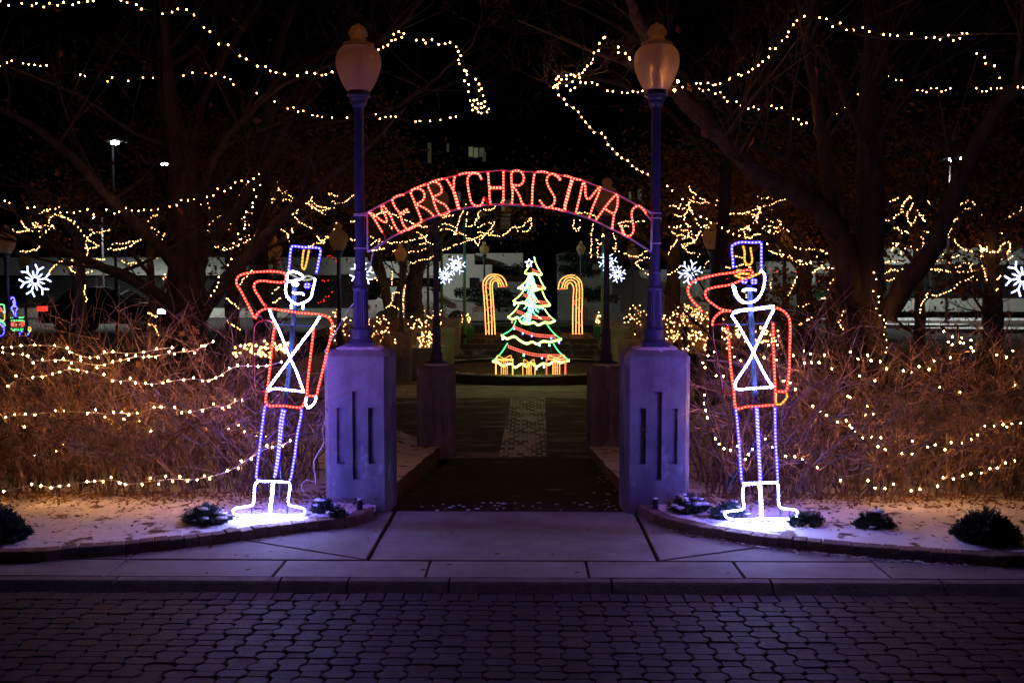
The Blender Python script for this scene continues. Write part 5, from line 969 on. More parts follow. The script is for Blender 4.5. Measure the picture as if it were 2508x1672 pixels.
ML('amber string along the branch tip above the light tree', [('E', (700, 600, 760, 570, 820, 550, 880, 530, 930, 510, 1000, 490, 1080, 500, 1140, 480, 1180, 440, 1230, 440, 1280, 400, 1305, 380, 1305, 440, 1270, 470, 1210, 460)), ('E', (940, 470, 1000, 480, 1060, 470))], 23)
ML('short amber string crossing the stout tree left of the dark post', [('E', (480, 690, 540, 665, 600, 655, 645, 635)), ('E', (350, 605, 380, 600)), ('E', (460, 605, 540, 605, 580, 580)), ('E', (360, 740, 350, 830)), ('E', (305, 850, 325, 852)), ('E', (230, 780, 275, 822))], 23)
ML('amber loop hanging under the letter M of the arch', [('E', (1600, 350, 1640, 340, 1700, 345, 1770, 375)), ('E', (1600, 380, 1600, 440, 1630, 460, 1642, 390))], 20)
ML('amber strands dangling beside the right dark post', [('E', (1730, 410, 1725, 480, 1720, 560, 1720, 655)), ('E', (1755, 515, 1780, 560, 1800, 480, 1825, 545)), ('E', (1870, 480, 1890, 550, 1880, 620)), ('E', (1760, 570, 1765, 640))], 20.5)
ML('amber swag under the right end of the arch', [('E', (1850, 560, 1900, 600, 1980, 630, 2040, 640, 2100, 600, 2140, 590)), ('E', (2020, 680, 2060, 720, 2130, 785)), ('E', (1900, 420, 1950, 400, 2010, 400, 2090, 400)), ('E', (1910, 425, 1980, 430)), ('E', (2020, 690, 2080, 650, 2140, 655))], 21)
ML('amber loops on the stem of the forked tree left of the stairs', [('E', (310, 990, 350, 960, 360, 890, 410, 890)), ('E', (350, 970, 400, 1005)), ('E', (445, 825, 435, 900, 432, 1025)), ('E', (190, 1060, 210, 1150, 240, 1250, 300, 1245)), ('E', (210, 1190, 270, 1160, 290, 1190, 260, 1250)), ('E', (270, 1060, 275, 1110))], 22.5)
ML('amber strands on the tree right of the right gate lamp post', [('F', (-90, 325, -40, 330, 5, 310)), ('F', (-70, 355, -30, 385, -30, 420, -60, 460, -95, 520)), ('F', (-95, 190, -50, 175, -20, 200, 0, 170)), ('F', (-100, 660, 0, 600)), ('F', (110, 530, 140, 500)), ('F', (150, 610, 200, 540))], 21)

def squiggles(label, x0, x1, y0, y1, Y, n, seed, red=False):
    rnd = random.Random(seed); segs = []
    for _ in range(n):
        x, y = rnd.uniform(x0, x1), rnd.uniform(y0, y1); a = rnd.choice((0, math.pi)) + rnd.uniform(-.6, .6); p = []
        for k in range(rnd.randint(4, 8)):
            p += [x, y]; a += rnd.gauss(0, .5); x += 15 * math.cos(a); y += 11 * math.sin(a) + 1.0
        segs.append(('s', p))
    ML(label, segs, Y, seed=seed)
squiggles('scattered amber bulbs among the twigs between right gate post and right soldier', 1640, 1790, 470, 640, 21, 4, 201)
squiggles('scattered amber bulbs among the twigs above the right soldier hat', 1790, 1960, 480, 630, 20, 9, 202)
squiggles('scattered amber bulbs in the dark twigs far right beyond the big trunk', 2180, 2480, 490, 690, 19, 12, 203)
squiggles('scattered amber bulbs in the brown leaves left of the left soldier hat', 480, 680, 470, 640, 21.5, 10, 204)
squiggles('scattered amber bulbs in the leaves between left soldier hat and gate post', 690, 860, 455, 600, 21.5, 8, 205)
squiggles('scattered amber bulbs in the twigs under the left half of the arch', 920, 1180, 500, 600, 23.5, 5, 206)
squiggles('scattered amber bulbs at the far left behind the big left limb', 20, 380, 520, 650, 20, 10, 207)
# ================================================================ fountain, stairs, planters
AX = at(1297, 918, YT).x
fb = thing('fountain_basin', 'low round black fountain basin under the light tree', 'fountain', (AX, 23.1, -.5))
b = MB(); b.lathe([(2.55, -.5), (2.55, -.315), (2.5, -.30), (2.3, -.30), (2.3, -.37)], (AX, 23.1), 64); b.build('rim', M['black_stone'], fb)
b = MB(); b.lathe([(2.31, -.37), (0, -.365)], (AX, 23.1), 48); b.build('basin_floor', M['basin'], fb)
b = MB()
for k in range(64):
    if random.random() < .75:
        a = k / 64 * 6.283; c = Vector((AX + 2.4 * math.cos(a), 23.1 + 2.4 * math.sin(a), -.297)); b.ball(c, random.uniform(.06, .13), 0, sz=.1, sx=1.5)
b.build('snow', M['snowcap'], fb, smooth=True)
# --- stairs beyond the fountain
st = thing('stairs', 'dark stone stairs with patches of snow behind the light tree', 'stairs', (AX, 25.4, -.5)); NS = 6; rise = .77 / NS
for k in range(NS):
    b = MB(); y0 = 25.0 + k * .34 - (0 if k else .1); b.box(AX - 2.1, AX + 2.1, y0, 27.4 + .001 * k, -.55, -.5 + rise * (k + 1), top_in=.012); b.build('step', M['step'], st)
sheet('upper_terrace', -6, 7.5, 27.41, 36, .262, M['step'])
def planter(lab, xin, yt, Y, depth, length, sgn):
    p = at(xin, yt, Y); z1 = p.z; x0 = p.x; x1 = p.x + sgn * length; c = .28 * sgn
    poly = [(x0, Y + .3), (x0 + c, Y), (x1, Y), (x1, Y + depth), (x0 + c, Y + depth), (x0, Y + depth - .3)]
    if sgn > 0: pass
    else: poly = poly[::-1]
    t = thing('concrete_planter', lab, 'planter', (x0 + sgn * length / 2, Y + depth / 2, -.5))
    n = len(poly); cx = sum(q[0] for q in poly) / n; cy = sum(q[1] for q in poly) / n
    b = MB(); b.prism(poly, -.52, z1 - .1); b.build('wall', M['planter'], t)
    b = MB()
    def sc_(k): return [(cx + (q[0] - cx) * k, cy + (q[1] - cy) * k) for q in poly]
    o_, i_ = [(q[0] + (.03 if q[0] > cx else -.03), q[1] + (.03 if q[1] > cy else -.03)) for q in poly], [(q[0] + (-.12 if q[0] > cx else .12), q[1] + (-.12 if q[1] > cy else .12)) for q in poly]
    k0 = len(b.v)
    for q in o_: b.v.append((q[0], q[1], z1 - .1))
    for q in o_: b.v.append((q[0], q[1], z1))
    for q in i_: b.v.append((q[0], q[1], z1))
    for q in i_: b.v.append((q[0], q[1], z1 - .08))
    for r_ in range(3):
        for i in range(n): j = (i + 1) % n; b.face((r_ * n + i, r_ * n + j, (r_ + 1) * n + j, (r_ + 1) * n + i))
    b.build('coping', M['concrete'], t)
    b = MB(); b.v = [(q[0], q[1], z1 - .06) for q in i_]; b.face(tuple(range(n))); b.build('soil', M['soil'], t)
    return (min(x0, x1) + .25, max(x0, x1) - .2, Y + .15, Y + depth - .15, z1 - .05)
def lit_shrub(lab, X0, X1, Y0, Y1, z, h, n, nb, seed, twig=False):
    rnd = random.Random(seed); t = thing('lit_shrub', lab, 'shrub', ((X0 + X1) / 2, (Y0 + Y1) / 2, z), 'planter shrubs covered in amber lights'); st_ = MB(); nd = MB(); bb = MB(); tips = []
    for _ in range(n):
        p = Vector((rnd.uniform(X0, X1), rnd.uniform(Y0, Y1), z)); branch(st_, p, Vector((rnd.uniform(-.6, .6), rnd.uniform(-.6, .6), 1)), h * rnd.uniform(.6, 1.1), .006, 1, rnd, .05, 3, tips)
    st_.build('stems', M['twig'], t, kind='stuff')
    if not twig: leaf_mesh(nd, tips, n * 10, rnd, .05, .05); nd.build('foliage', M['evergreen'], t)
    for _ in range(nb):
        x = rnd.uniform(X0, X1); y = Y0 + (Y1 - Y0) * rnd.random() ** 2; hh = h * (1 - ((x - (X0 + X1) / 2) / (X1 - X0) * 2) ** 4 * .4); bb.ball((x, y - .02, z + hh * rnd.uniform(.15, 1.0)), .014, 0, ico=False)
    bb.build('bulbs', BULB['mid'], t, kind='stuff')
for i, (xin, yt, Y, dep, ln) in enumerate([(1087, 852, 22.0, 1.2, .85), (1106, 806, 23.6, 1.2, 1.5), (1122, 782, 25.3, 1.4, 2.2)]):
    nm = ('lowest', 'middle', 'highest')[i]
    q = planter(f'{nm} concrete planter of the terraces left of the stairs', xin, yt, Y, dep, ln, -1)
    lit_shrub(f'low lit shrub in the {nm} planter left of the stairs', q[0], q[1] - .1, q[2], q[3], q[4], (.42, .36, .35)[i], 40, (50, 30, 24)[i], 70 + i)
for i, (xin, yt, Y, dep, ln) in enumerate([(1516, 832, 21.4, 1.3, 1.8), (1501, 803, 23.4, 1.3, 2.2), (1494, 790, 25.2, 1.4, 2.6)]):
    nm = ('lowest', 'middle', 'highest')[i]
    q = planter(f'{nm} concrete planter of the terraces right of the stairs', xin, yt, Y, dep, ln, 1)
    lit_shrub(f'low lit shrub in the {nm} planter right of the stairs', q[0] + .1, q[1], q[2], q[3], q[4], (.2, .35, .55)[i], 40, (28, 34, 70)[i], 80 + i)
def lit_at(lab, x0, x1, y0, y1, Y, n, nb, seed, twig=True):
    a = at(x0, y1, Y); c = at(x1, y0, Y); lit_shrub(lab, a.x, c.x, Y, Y + .9, a.z, c.z - a.z, n, nb, seed, twig)
lit_at('twiggy lit shrub bed seen left of the left gate lamp base', 800, 845, 755, 850, 20, 45, 34, 91)
lit_at('twiggy lit shrub bed seen right of the left gate lamp base', 900, 960, 770, 860, 20.5, 45, 20, 92)
lit_at('lit shrub mass right of the right gate lamp base', 1635, 1720, 750, 850, 20.5, 50, 75, 93)
lit_at('long row of lit shrubs behind the right soldier elbow', 1670, 1780, 752, 790, 24, 60, 80, 94)
lit_at('lit twiggy shrub between the right soldier and the dark standing figure', 1690, 1800, 800, 870, 15.5, 60, 60, 95)
lit_at('lit shrub row behind the left hedge top near the soldier', 560, 690, 842, 880, 8.9, 40, 60, 96)
lit_at('lit shrubs behind the right soldier waist', 1790, 1920, 800, 850, 13, 50, 45, 97)
# flag poles and green boxes
for lab, px, y0, y1, Y in (('green lit pole left of the light tree', 1138, 560, 822, 26.2), ('green lit pole hidden partly behind the dark post on the left', 1082, 625, 780, 28), ('green lit pole right of the light tree', 1475, 590, 820, 26.2)):
    a = at(px, y1, Y); c = at(px, y0 - 60, Y); t = thing('flag_pole', lab, 'pole', tuple(a)); b = MB(); b.lathe([(.045, a.z - .6), (.042, a.z), (.035, c.z), (.05, c.z + .02), (.03, c.z + .07), (0, c.z + .08)], (a.x, Y), 14); b.build('shaft', M['greenpole'], t, smooth=False)
    b = MB(); b.lathe([(.09, a.z - .05), (.09, a.z + .02), (.05, a.z + .05)], (a.x, Y), 14); b.build('base_collar', M['ironblack'], t)
for lab, x0, x1, y0, y1 in (('green lit planter box beside the left green pole', 1123, 1160, 800, 822), ('green lit planter box beside the right green pole', 1455, 1478, 798, 820)):
    a = at(x0, y1, 26.5); c = at(x1, y0, 26.5); t = thing('planter_box', lab, 'planter box', ((a.x + c.x) / 2, 26.6, a.z)); b = MB(); b.box(a.x, c.x, 26.5, 26.9, a.z - .15, c.z, top_in=.02); b.build('box', M['greenbox'], t)
    lit_shrub('amber lit shrub in the ' + lab, a.x + .05, c.x - .05, 26.52, 26.85, c.z, .38, 14, 24, int(x0))
gt = thing('bench', 'long green lit bench behind the light tree', 'bench', tuple(at(1300, 815, 28))); a = at(1218, 794, 28); c = at(1392, 800, 28)
b = MB(); b.box(a.x, c.x, 28, 28.45, c.z, a.z, top_in=.01); b.build('seat', M['greenbox'], gt); a2 = at(1290, 800, 28.05); c2 = at(1322, 812, 28.05); b = MB(); b.box(a2.x, c2.x, 28.06, 28.4, .2, c.z); b.build('leg', M['greenbox'], gt)
for dx in (.3, -.3):
    x = a.x + dx if dx > 0 else c.x + dx; b = MB(); b.box(x - .08, x + .08, 28.06, 28.4, .2, c.z); b.build('leg', M['greenbox'], gt)
# ================================================================ buildings
def px_box(b, x0, x1, y0, y1, Y, dep, m=0): a = at(x0, y1, Y); c = at(x1, y0, Y); b.box(a.x, c.x, Y, Y + dep, a.z, c.z, m); return a, c
def podium(lab, x0, x1, ytop, yb1, yl, yb2, Y, seed):
    c0 = at((x0 + x1) / 2, yb2, Y); t = thing('building', lab, 'building', (c0.x, Y, 0))
    b = MB(); px_box(b, x0, x1, ytop, yb1, Y, 1); b.build('upper_wall', M['wallwhite'], t); b = MB(); px_box(b, x0, x1, yl, yb2 + 6, Y, 1); b.build('lower_wall', M['wallwhite'], t)
    b = MB(); px_box(b, x0, x1, yb1 + .2, yl - .2, Y + .5, .5); b.build('recess', M['dark'], t); a = at(x0, yl, Y); c = at(x1, yb1, Y); n = 16
    for k in range(n):
        z = a.z + (c.z - a.z) * (k + .5) / n; bb = MB(); bb.box(a.x, c.x, Y + .2, Y + .45, z - .025, z + .025); bb.build('louvre', M['louvre'], t)
    nx = 7
    for k in range(1, nx): x = a.x + (c.x - a.x) * k / nx; bb = MB(); bb.box(x - .08, x + .08, Y + .12, Y + .19, a.z, c.z); bb.build('mullion', M['louvre'], t)
    return t
podium('long pale building with dark louvred band behind the street on the left', -260, 900, 630, 674, 755, 773, 46, 1)
podium('pale building with dark louvred band behind the parking lot on the right', 2075, 2800, 606, 648, 731, 757, 44, 2)
tb = thing('terraced_building', 'stepped concrete building behind the candy canes left of the light tree', 'building', tuple(at(1180, 800, 40)))
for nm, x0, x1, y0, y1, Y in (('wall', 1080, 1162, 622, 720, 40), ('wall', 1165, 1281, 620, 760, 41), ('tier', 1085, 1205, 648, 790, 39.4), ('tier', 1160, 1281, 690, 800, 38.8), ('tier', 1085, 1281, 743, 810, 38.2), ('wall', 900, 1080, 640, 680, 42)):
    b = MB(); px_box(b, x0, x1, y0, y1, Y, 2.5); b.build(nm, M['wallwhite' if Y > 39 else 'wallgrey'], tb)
for x0, x1, y0, y1 in ((1166, 1220, 640, 650), (1150, 1175, 680, 709)): b = MB(); px_box(b, x0, x1, y0, y1, 38.75 if y0 > 660 else 40.9, .06); b.build('window', M['glass'], tb)
tb2 = thing('terraced_building', 'stepped concrete building with planted ledges right of the light tree', 'building', tuple(at(1430, 800, 40)))
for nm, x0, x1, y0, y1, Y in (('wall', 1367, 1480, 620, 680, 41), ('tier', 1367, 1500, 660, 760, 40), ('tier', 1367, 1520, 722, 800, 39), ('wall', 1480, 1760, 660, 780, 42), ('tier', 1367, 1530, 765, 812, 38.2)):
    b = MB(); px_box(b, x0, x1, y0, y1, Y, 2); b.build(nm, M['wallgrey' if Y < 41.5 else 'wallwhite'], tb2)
def dark_hedge(lab, x0, x1, y0, y1, Y, seed):
    a = at(x0, y1, Y); c = at(x1, y0, Y); rnd = random.Random(seed); t = thing('ledge_shrub', lab, 'shrub', ((a.x + c.x) / 2, Y, a.z), 'shrubs on the building ledges'); b = MB(); tips = [(Vector((rnd.uniform(a.x, c.x), Y + rnd.uniform(0, .5), rnd.uniform(a.z, c.z - .05))), None) for _ in range(120)]
    leaf_mesh(b, tips, 900, rnd, .14, .08); b.build('foliage', M['evergreen'], t); s = MB()
    for _ in range(12): x = rnd.uniform(a.x, c.x); s.tube([Vector((x, Y + .3, a.z - .1)), Vector((x + rnd.uniform(-.1, .1), Y + .3, c.z - .1))], .012, 4)
    s.build('stems', M['bark'], t, kind='stuff')
for args in (('dark shrubs on the upper ledge left of the light tree top', 1205, 1280, 650, 664, 40.6, 1), ('dark shrubs on the middle ledge behind the left candy cane', 1115, 1240, 705, 722, 38.5, 2), ('dark shrubs on the top ledge right of the light tree', 1372, 1445, 622, 634, 40.6, 3), ('dark shrubs on the second ledge right of the light tree', 1372, 1445, 645, 662, 39.7, 4), ('dark shrubs on the third ledge right of the light tree', 1410, 1480, 705, 722, 38.7, 5), ('dark shrubs on the lowest ledge left of the light tree', 1140, 1270, 730, 744, 38.0, 6)): dark_hedge(*args)
# lit entrance with fence and green container, right of the soldier
en = thing('lit_entrance', 'lit garage entrance with yellow rails behind the trunks on the right', 'building', tuple(at(1980, 790, 41)))
b = MB(); px_box(b, 1880, 2078, 640, 668, 41, 2); b.build('lintel', M['wallwhite'], en); b = MB(); px_box(b, 1880, 2078, 640, 775, 43, .2); b.build('back_wall', M['wallwhite'], en)
for x0, x1 in ((1880, 1890), (1988, 1996), (2066, 2078)): b = MB(); px_box(b, x0, x1, 668, 775, 41, .4); b.build('column', M['wallwhite'], en)
for y in (722, 737, 750): b = MB(); px_box(b, 1900, 1958, y, y + 1.6, 41.5, .04); b.build('rail', M['yellow'], en)
b = MB(); px_box(b, 1895, 1910, 700, 728, 42.8, .1); b.build('sign_panel', M['yellow'], en); b = MB(); px_box(b, 2002, 2030, 676, 714, 42.8, .1); b.build('window', M['glass'], en)
a = at(1960, 665, 42.0); b = MB(); b.box(a.x - 1.6, a.x - .2, 41.9, 42.1, a.z - .05, a.z); b.build('lit_tube', emit('entrance_tube', (.85, 1, .8), 22), en)
b = MB(); b.box(a.x + .5, a.x + 1.5, 41.9, 42.1, a.z - .05, a.z); b.build('lit_tube', emit('entrance_tube_2', (.85, 1, .8), 12), en)
dm = thing('waste_container', 'green waste container behind the wire fence on the right', 'container', tuple(at(2015, 775, 40.6)))
b = MB(); px_box(b, 1990, 2032, 716, 770, 40.4, .5); b.build('body', M['greenbox'], dm); b = MB(); px_box(b, 1989, 2033, 712, 716, 40.35, .6); b.build('lid', M['greenbox'], dm)
fe = thing('wire_fence', 'fine wire mesh fence before the green container', 'fence', tuple(at(2015, 775, 40))); fw = MB(); A_ = at(1985, 772, 40); B_ = at(2068, 690, 40)
for k in range(15): x = A_.x + (B_.x - A_.x) * k / 14; fw.tube([Vector((x, 40, A_.z)), Vector((x, 40, B_.z))], .008, 4)
for k in range(12): z = A_.z + (B_.z - A_.z) * k / 11; fw.tube([Vector((A_.x, 40, z)), Vector((B_.x, 40, z))], .008, 4)
fw.build('mesh', M['chrome'], fe)
# dark office block far behind with a few lit windows
of = thing('office_block', 'tall dark office block with a few dimly lit windows far behind the arch', 'building', (0, 82, 0)); b = MB(); b.box(-45, 40, 82, 95, 0, 26); b.build('wall', M['dark'], of)
wl = [emit('lit_window_%d' % k, c, s) for k, (c, s) in enumerate((((.9, .85, .5), .09), ((.8, .85, .6), .05), ((.9, .8, .45), .03)))]
for k, (x0, x1, y0, y1, m) in enumerate([(1148, 1158, 360, 384, 0), (1160, 1171, 362, 386, 0), (1174, 1186, 362, 384, 1), (1182, 1190, 372, 396, 2), (1048, 1056, 350, 400, 2), (1094, 1100, 352, 372, 2), (1228, 1238, 490, 528, 0), (1239, 1250, 490, 530, 1), (1226, 1250, 532, 560, 2), (1540, 1546, 470, 490, 0), (1562, 1572, 464, 490, 1), (1120, 1128, 470, 495, 1), (1176, 1190, 520, 532, 2), (1752, 1760, 460, 480, 2)]):
    a = at(x0, y1, 81.9); c = at(x1, y0, 81.9); f = MB(); f.box(a.x - .08, c.x + .08, 81.93, 82.0, a.z - .08, c.z + .08); fo = f.build('window', M['louvre'], of); p = MB(); p.box(a.x, c.x, 81.87, 81.92, a.z, c.z); p.build('pane', wl[m], fo)
# snow islands in the parking lot
def island(px, py, Y, rx, ry):
    c = at(px, py, Y); b = MB(); n = 40
    for z, s in ((0, 1.02), (.13, 1.0)): 
        for k in range(n): a = 2 * math.pi * k / n; b.v.append((c.x + rx * s * math.cos(a), Y + ry * s * math.sin(a), z))
    for k in range(n): j = (k + 1) % n; b.face((k, j, n + j, n + k), 1)
    b.face(tuple(range(n, 2 * n)), 0); struct(b.build('snowy_kerb_island', [M['snowcap'], M['kerb']]))
island(2330, 771, 41, 5.5, 1.6); island(2260, 782, 36, 1.6, .7); island(2430, 795, 33, 2.2, .8)
# ================================================================ street lights far behind
def street_light(lab, px, py, Y, arms, energy, pole_px=None, aim=None, cone=150):
    c = at(px, py, Y); x = at(pole_px, py, Y).x if pole_px else c.x; t = thing('parking_light', lab, 'street light', (x, Y, 0), 'white street lights behind the trees'); b = MB(); b.tube([Vector((x, Y + .5, 0)), Vector((x, Y + .5, c.z + .1))], [.05, .035], 8); b.build('pole', M['louvre'], t)
    for ax in arms:
        p = at(ax[0], ax[1], Y); b = MB(); b.tube([Vector((x, Y + .5, c.z + .08)), Vector((p.x, Y, p.z + .1))], .03, 6); ar = b.build('arm', M['louvre'], t)
        b = MB(); b.box(p.x - .3, p.x + .3, Y - .16, Y + .16, p.z + .03, p.z + .14, top_in=.04); hd = b.build('lamp_head', M['ironblack'], t)
        b = MB(); b.ball((p.x, Y - .1, p.z), .12, 0, sz=.7, sx=1.3); b.build('lens', emit('white_led', (.85, .93, 1), 60), hd)
        li = bpy.data.lights.new('led', 'SPOT'); li.energy = energy; li.color = (.95, 1, .88); li.spot_size = math.radians(cone); li.spot_blend = .6; li.shadow_soft_size = .15
        lo = bpy.data.objects.new('led_light', li); COL.objects.link(lo); lo.parent = t; lo.matrix_parent_inverse = t.matrix_basis.inverted(); lo.location = (p.x, Y - .1, p.z - .12)
        if aim: lo.rotation_euler = (Vector(aim) - lo.location).to_track_quat('-Z', 'Y').to_euler(); hd.rotation_euler = (0, 0, 0)
street_light('street light with one arm on a pale pole above the left street', 285, 350, 31, [(285, 350)], 3000, 260, (-1.5, 40, 2.2), 80)
street_light('street light without visible arm beside the big left trunk', 405, 403, 41, [(405, 403)], 1300, 418, None, 120)
street_light('tiny distant street light right of the big left trunk', 460, 404, 70, [(460, 404)], 200)
street_light('twin headed parking light left of the right tree limb', 2341, 392, 38, [(2322, 394), (2356, 389)], 600)
street_light('small street light low behind the big left tree', 238, 535, 42, [(238, 535)], 800)
pp = at(2419, 350, 38); t = thing('pale_pole', 'tall pale pole right of the twin parking light', 'pole', (pp.x, 38, 0)); b = MB(); b.tube([Vector((pp.x, 38, 0)), Vector((pp.x, 38, pp.z))], [.05, .03], 8); b.build('shaft', M['louvre'], t); b = MB(); b.ball((pp.x, 38, pp.z + .05), .09, 0); b.build('cap', M['chrome'], t)
# ================================================================ cars
def car(lab, xl, Y, zg, L, paint, H=1.5, suv=True, lit=True):
    t = thing('parked_car', lab, 'car', (xl + L / 2, Y + .9, zg))
    prof = [(.02, .35), (0, .62), (.03, .95), (.12, 1.0), (.55, 1.02), (.95, H - .02), (1.35, H), (L - 2.0, H - .02), (L - 1.25, 1.02), (L - .35, .92), (L - .05, .75), (L, .5), (L - .03, .32)]
    b = MB(); n = len(prof)
    for y, ins in ((0, .10), (.12, 0), (1.68, 0), (1.8, .10)):
        for px, pz in prof: k = max(0, (pz - .95)) * .35; b.v.append((xl + L / 2 + (px - L / 2) * (1 - ins * .1), Y + y + (k if y < .9 else -k), zg + pz - (ins * .25 if pz > .6 else 0)))
    for r_ in range(3):
        for i in range(n - 1): b.face((r_ * n + i, (r_ + 1) * n + i, (r_ + 1) * n + i + 1, r_ * n + i + 1))
    b.face(tuple(range(n))); b.face(tuple(range(4 * n - 1, 3 * n - 1, -1))); b.build('body', paint, t)
    for wx in (.85, L - .95):
        for wy in (Y - .02, Y + 1.62):
            w_ = MB(); N = 20
            for yy in (wy, wy + .2):
                for k in range(N): a = 2 * math.pi * k / N; w_.v.append((xl + wx + .34 * math.cos(a), yy, zg + .34 + .34 * math.sin(a)))
            for k in range(N): j = (k + 1) % N; w_.face((k, j, N + j, N + k))
            w_.face(tuple(range(N - 1, -1, -1))); w_.face(tuple(range(N, 2 * N))); wo = w_.build('wheel', M['rubber'], t)
            h = MB()
            for k in range(5): a = 2 * math.pi * k / 5; h.tube([Vector((xl + wx, wy - .005, zg + .34)), Vector((xl + wx + .2 * math.cos(a), wy - .005, zg + .34 + .2 * math.sin(a)))], .03, 5)
            h.build('rim', M['chrome'], wo)
    for x0, x1 in ((.98, 1.9), (2.0, L - 1.75)):
        g_ = MB(); g_.v = [(xl + x0 - (.12 if x0 < 1 else 0), Y + .045, zg + 1.05), (xl + x1 + (.25 if x1 > 2 else 0), Y + .045, zg + 1.05), (xl + x1, Y + .17, zg + H - .1), (xl + x0 + .08, Y + .17, zg + H - .1)]; g_.face((0, 1, 2, 3)); g_.build('side_window', M['glass'], t)
    b = MB(); b.box(xl + .0, xl + .32, Y - .015, Y + .25, zg + .74, zg + .88, top_in=.01); b.build('tail_light', emit('tail_red', (1, .02, .01), 3.5) if lit else M['unlit'], t)
    b = MB(); b.box(xl + L - .42, xl + L - .02, Y - .012, Y + .25, zg + .66, zg + .80, top_in=.01); b.build('headlight', emit('headlight', (1, .9, .7), 9) if lit else M['chrome'], t)
    b = MB(); b.box(xl + L / 2 - .4, xl + L / 2 - .22, Y + .02, Y + .05, zg + .84, zg + .88); b.build('door_handle', M['chrome'], t)
    b = MB(); b.box(xl + L - 1.75, xl + L - 1.55, Y - .16, Y + .05, zg + 1.03, zg + 1.17, top_in=.02); b.build('mirror', paint, t)
a = at(92, 780, 31); c = at(415, 780, 31); car('dark car with lit red tail light on the street behind the left hedge', a.x, 31, 0, c.x - a.x, M['carpaint'])
a = at(880, 780, 34); car('white parked car between the left gate post and the forked tree', a.x, 34, 0, 4.3, M['carwhite'], lit=False)
# ================================================================ tractor-like light display at the left edge
dp = thing('light_train', 'rope light locomotive in green, red and blue at the left edge of the photo', 'train light', tuple(at(20, 815, 17)))
def rw_(nm, kind, ls): rope(nm, dp, [pw('w', l, 17) for l in ls], kind, .009, .012, .03, 3, ico=False)
rw_('chimney', 'blue', [(155, 745, 160, 720, 185, 720, 200, 750, 210, 800, 205, 840, 230, 850, 235, 880, 215, 920, 215, 980), (180, 760, 190, 800, 185, 835, 165, 850, 165, 890, 190, 925, 195, 980)])
rw_('boiler_band', 'green', [(135, 1000, 180, 1000), (260, 995, 330, 993), (145, 1045, 160, 1035, 310, 1035, 335, 1050), (145, 1150, 320, 1150), (145, 1170, 320, 1168)])
rw_('boiler', 'coral', [(160, 1110, 175, 1055, 310, 1055, 325, 1110, 160, 1110), (190, 1060, 180, 1105), (225, 1060, 225, 1105), (265, 1060, 268, 1105), (300, 1060, 305, 1105), (170, 1085, 315, 1085)])
rw_('front_wheel', 'blue', [(270, 1245, 272, 1210, 290, 1185, 310, 1185), (385, 1235, 390, 1205)]); rw_('headlamp', 'gold', [(390, 1160, 400, 1125, 420, 1135, 425, 1165, 400, 1200)]); rw_('headlamp', 'green', [(385, 1175, 410, 1165, 415, 1190)])
rw_('cab', 'green', [(0, 815, 50, 820, 60, 850, 70, 940), (0, 1020, 50, 1050)]); rw_('cab', 'red', [(0, 850, 15, 870, 25, 900, 0, 900)]); rw_('cab', 'gold', [(40, 900, 65, 960, 60, 1020, 30, 1040)]); rw_('rear_wheel', 'blue', [(0, 1080, 40, 1110, 60, 1160, 40, 1230, 0, 1250)]); rw_('rear_wheel', 'green', [(0, 1050, 50, 1065, 75, 1110)])
tube_obj('frame', dp, [pw('w', (130, 1255, 440, 1255), 17), pw('w', (205, 980, 205, 1255), 17), pw('w', (330, 1050, 330, 1255), 17), pw('w', (0, 1255, 130, 1255), 17)], .008, M['steel'])
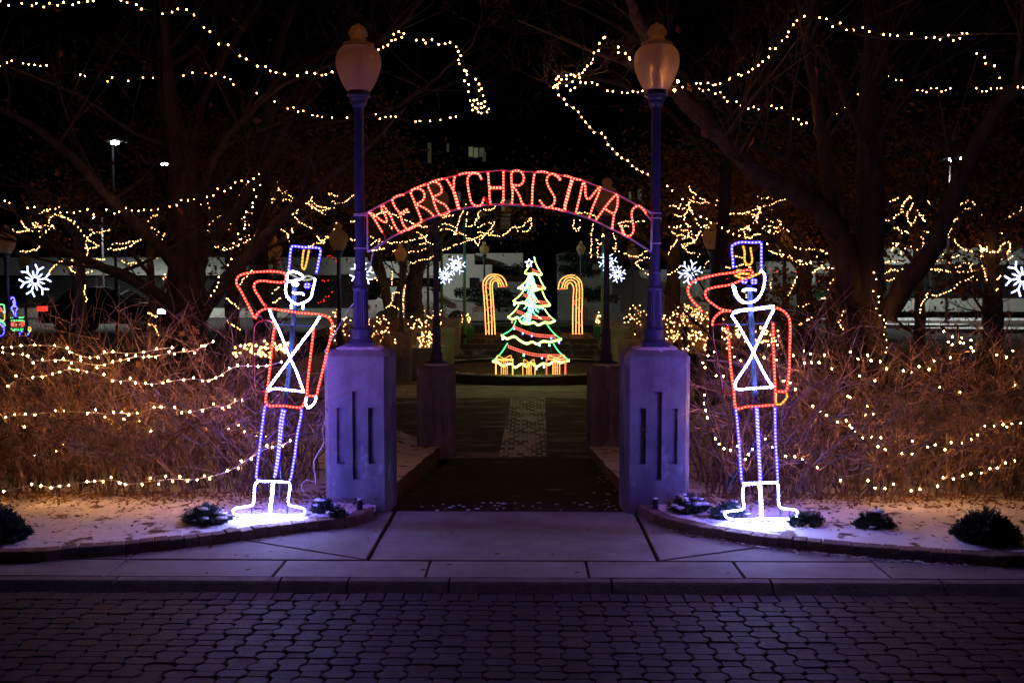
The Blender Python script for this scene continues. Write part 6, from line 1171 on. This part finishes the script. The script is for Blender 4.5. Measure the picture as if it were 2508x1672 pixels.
# ================================================================ dark seated figure behind the right pillar
def person():
    Y = 17.5; hp = at(1676, 822, Y); x = hp.x; zt = hp.z + .1; s = (zt + .5) / 1.72; g0 = -.5
    t = thing('person', 'person in a black coat and hat standing behind the right gate pillar', 'person', (x, Y, g0))
    V = [(0, 0, .93), (0, 0, 1.12), (0, 0, 1.38), (0, -.01, 1.5), (0, -.03, 1.6), (0, -.03, 1.70), (-.19, 0, 1.40), (-.25, .02, 1.13), (-.22, -.06, .90), (-.215, -.08, .80), (.19, 0, 1.40), (.25, .02, 1.13), (.22, -.06, .90), (.215, -.08, .80), (-.10, 0, .88), (-.11, -.01, .48), (-.11, .02, .08), (-.11, -.10, .04), (.10, 0, .88), (.11, -.01, .48), (.12, .02, .08), (.12, -.10, .04)]
    E = [(0, 1), (1, 2), (2, 3), (3, 4), (4, 5), (2, 6), (6, 7), (7, 8), (8, 9), (2, 10), (10, 11), (11, 12), (12, 13), (0, 14), (14, 15), (15, 16), (16, 17), (0, 18), (18, 19), (19, 20), (20, 21)]
    Rr = [.16, .15, .17, .06, .095, .085, .08, .055, .038, .035, .08, .055, .038, .035, .1, .07, .05, .04, .1, .07, .05, .04]
    me = bpy.data.meshes.new('body'); me.from_pydata([(x + a * s, Y + b_ * s, g0 + c * s) for a, b_, c in V], E, []); o = link('body', me, t); me.materials.append(M['cloth'])
    o.modifiers.new('skin', 'SKIN'); o.modifiers.new('sub', 'SUBSURF').levels = 1
    for k, r in enumerate(Rr): me.skin_vertices[0].data[k].radius = (r * s, r * s)
    me.skin_vertices[0].data[0].use_root = True
    b = MB(); b.lathe([(.30 * s, g0 + .62 * s), (.26 * s, g0 + .95 * s), (.235 * s, g0 + 1.2 * s), (.24 * s, g0 + 1.36 * s), (.14 * s, g0 + 1.47 * s), (.08 * s, g0 + 1.5 * s)], (x, Y), 20); b.build('coat', M['cloth'], t, smooth=True)
    b = MB(); b.lathe([(.15 * s, g0 + 1.685 * s), (.15 * s, g0 + 1.70 * s), (.105 * s, g0 + 1.705 * s), (.10 * s, g0 + 1.78 * s), (0, g0 + 1.80 * s)], (x, Y - .03), 18); b.build('hat', M['cloth'], t)
    for sx in (-1, 1):
        for k in range(4): q = Vector((x + sx * (.215 + (k - 1.5) * .014) * s, Y - .08 * s, g0 + .79 * s)); fb_ = MB(); fb_.tube([q, q + Vector((0, -.01, -.05)) * s, q + Vector((0, .01, -.09)) * s], [.009 * s, .008 * s, .006 * s], 6); fb_.build('finger', M['cloth'], t)
        q = Vector((x + sx * .19 * s, Y - .1 * s, g0 + .81 * s)); fb_ = MB(); fb_.tube([q, q + Vector((-sx * .015, -.03, -.03)) * s], .009 * s, 6); fb_.build('thumb', M['cloth'], t)
person()
sg = thing('notice_plate', 'small pale notice plate on the lamp post between right pillar and soldier', 'sign', tuple(at(1733, 830, 16.9))); b = MB(); a = at(1728, 845, 16.85); c = at(1738, 814, 16.85); b.box(a.x, c.x, 16.84, 16.86, a.z, c.z); b.build('plate', M['arch_steel'], sg)
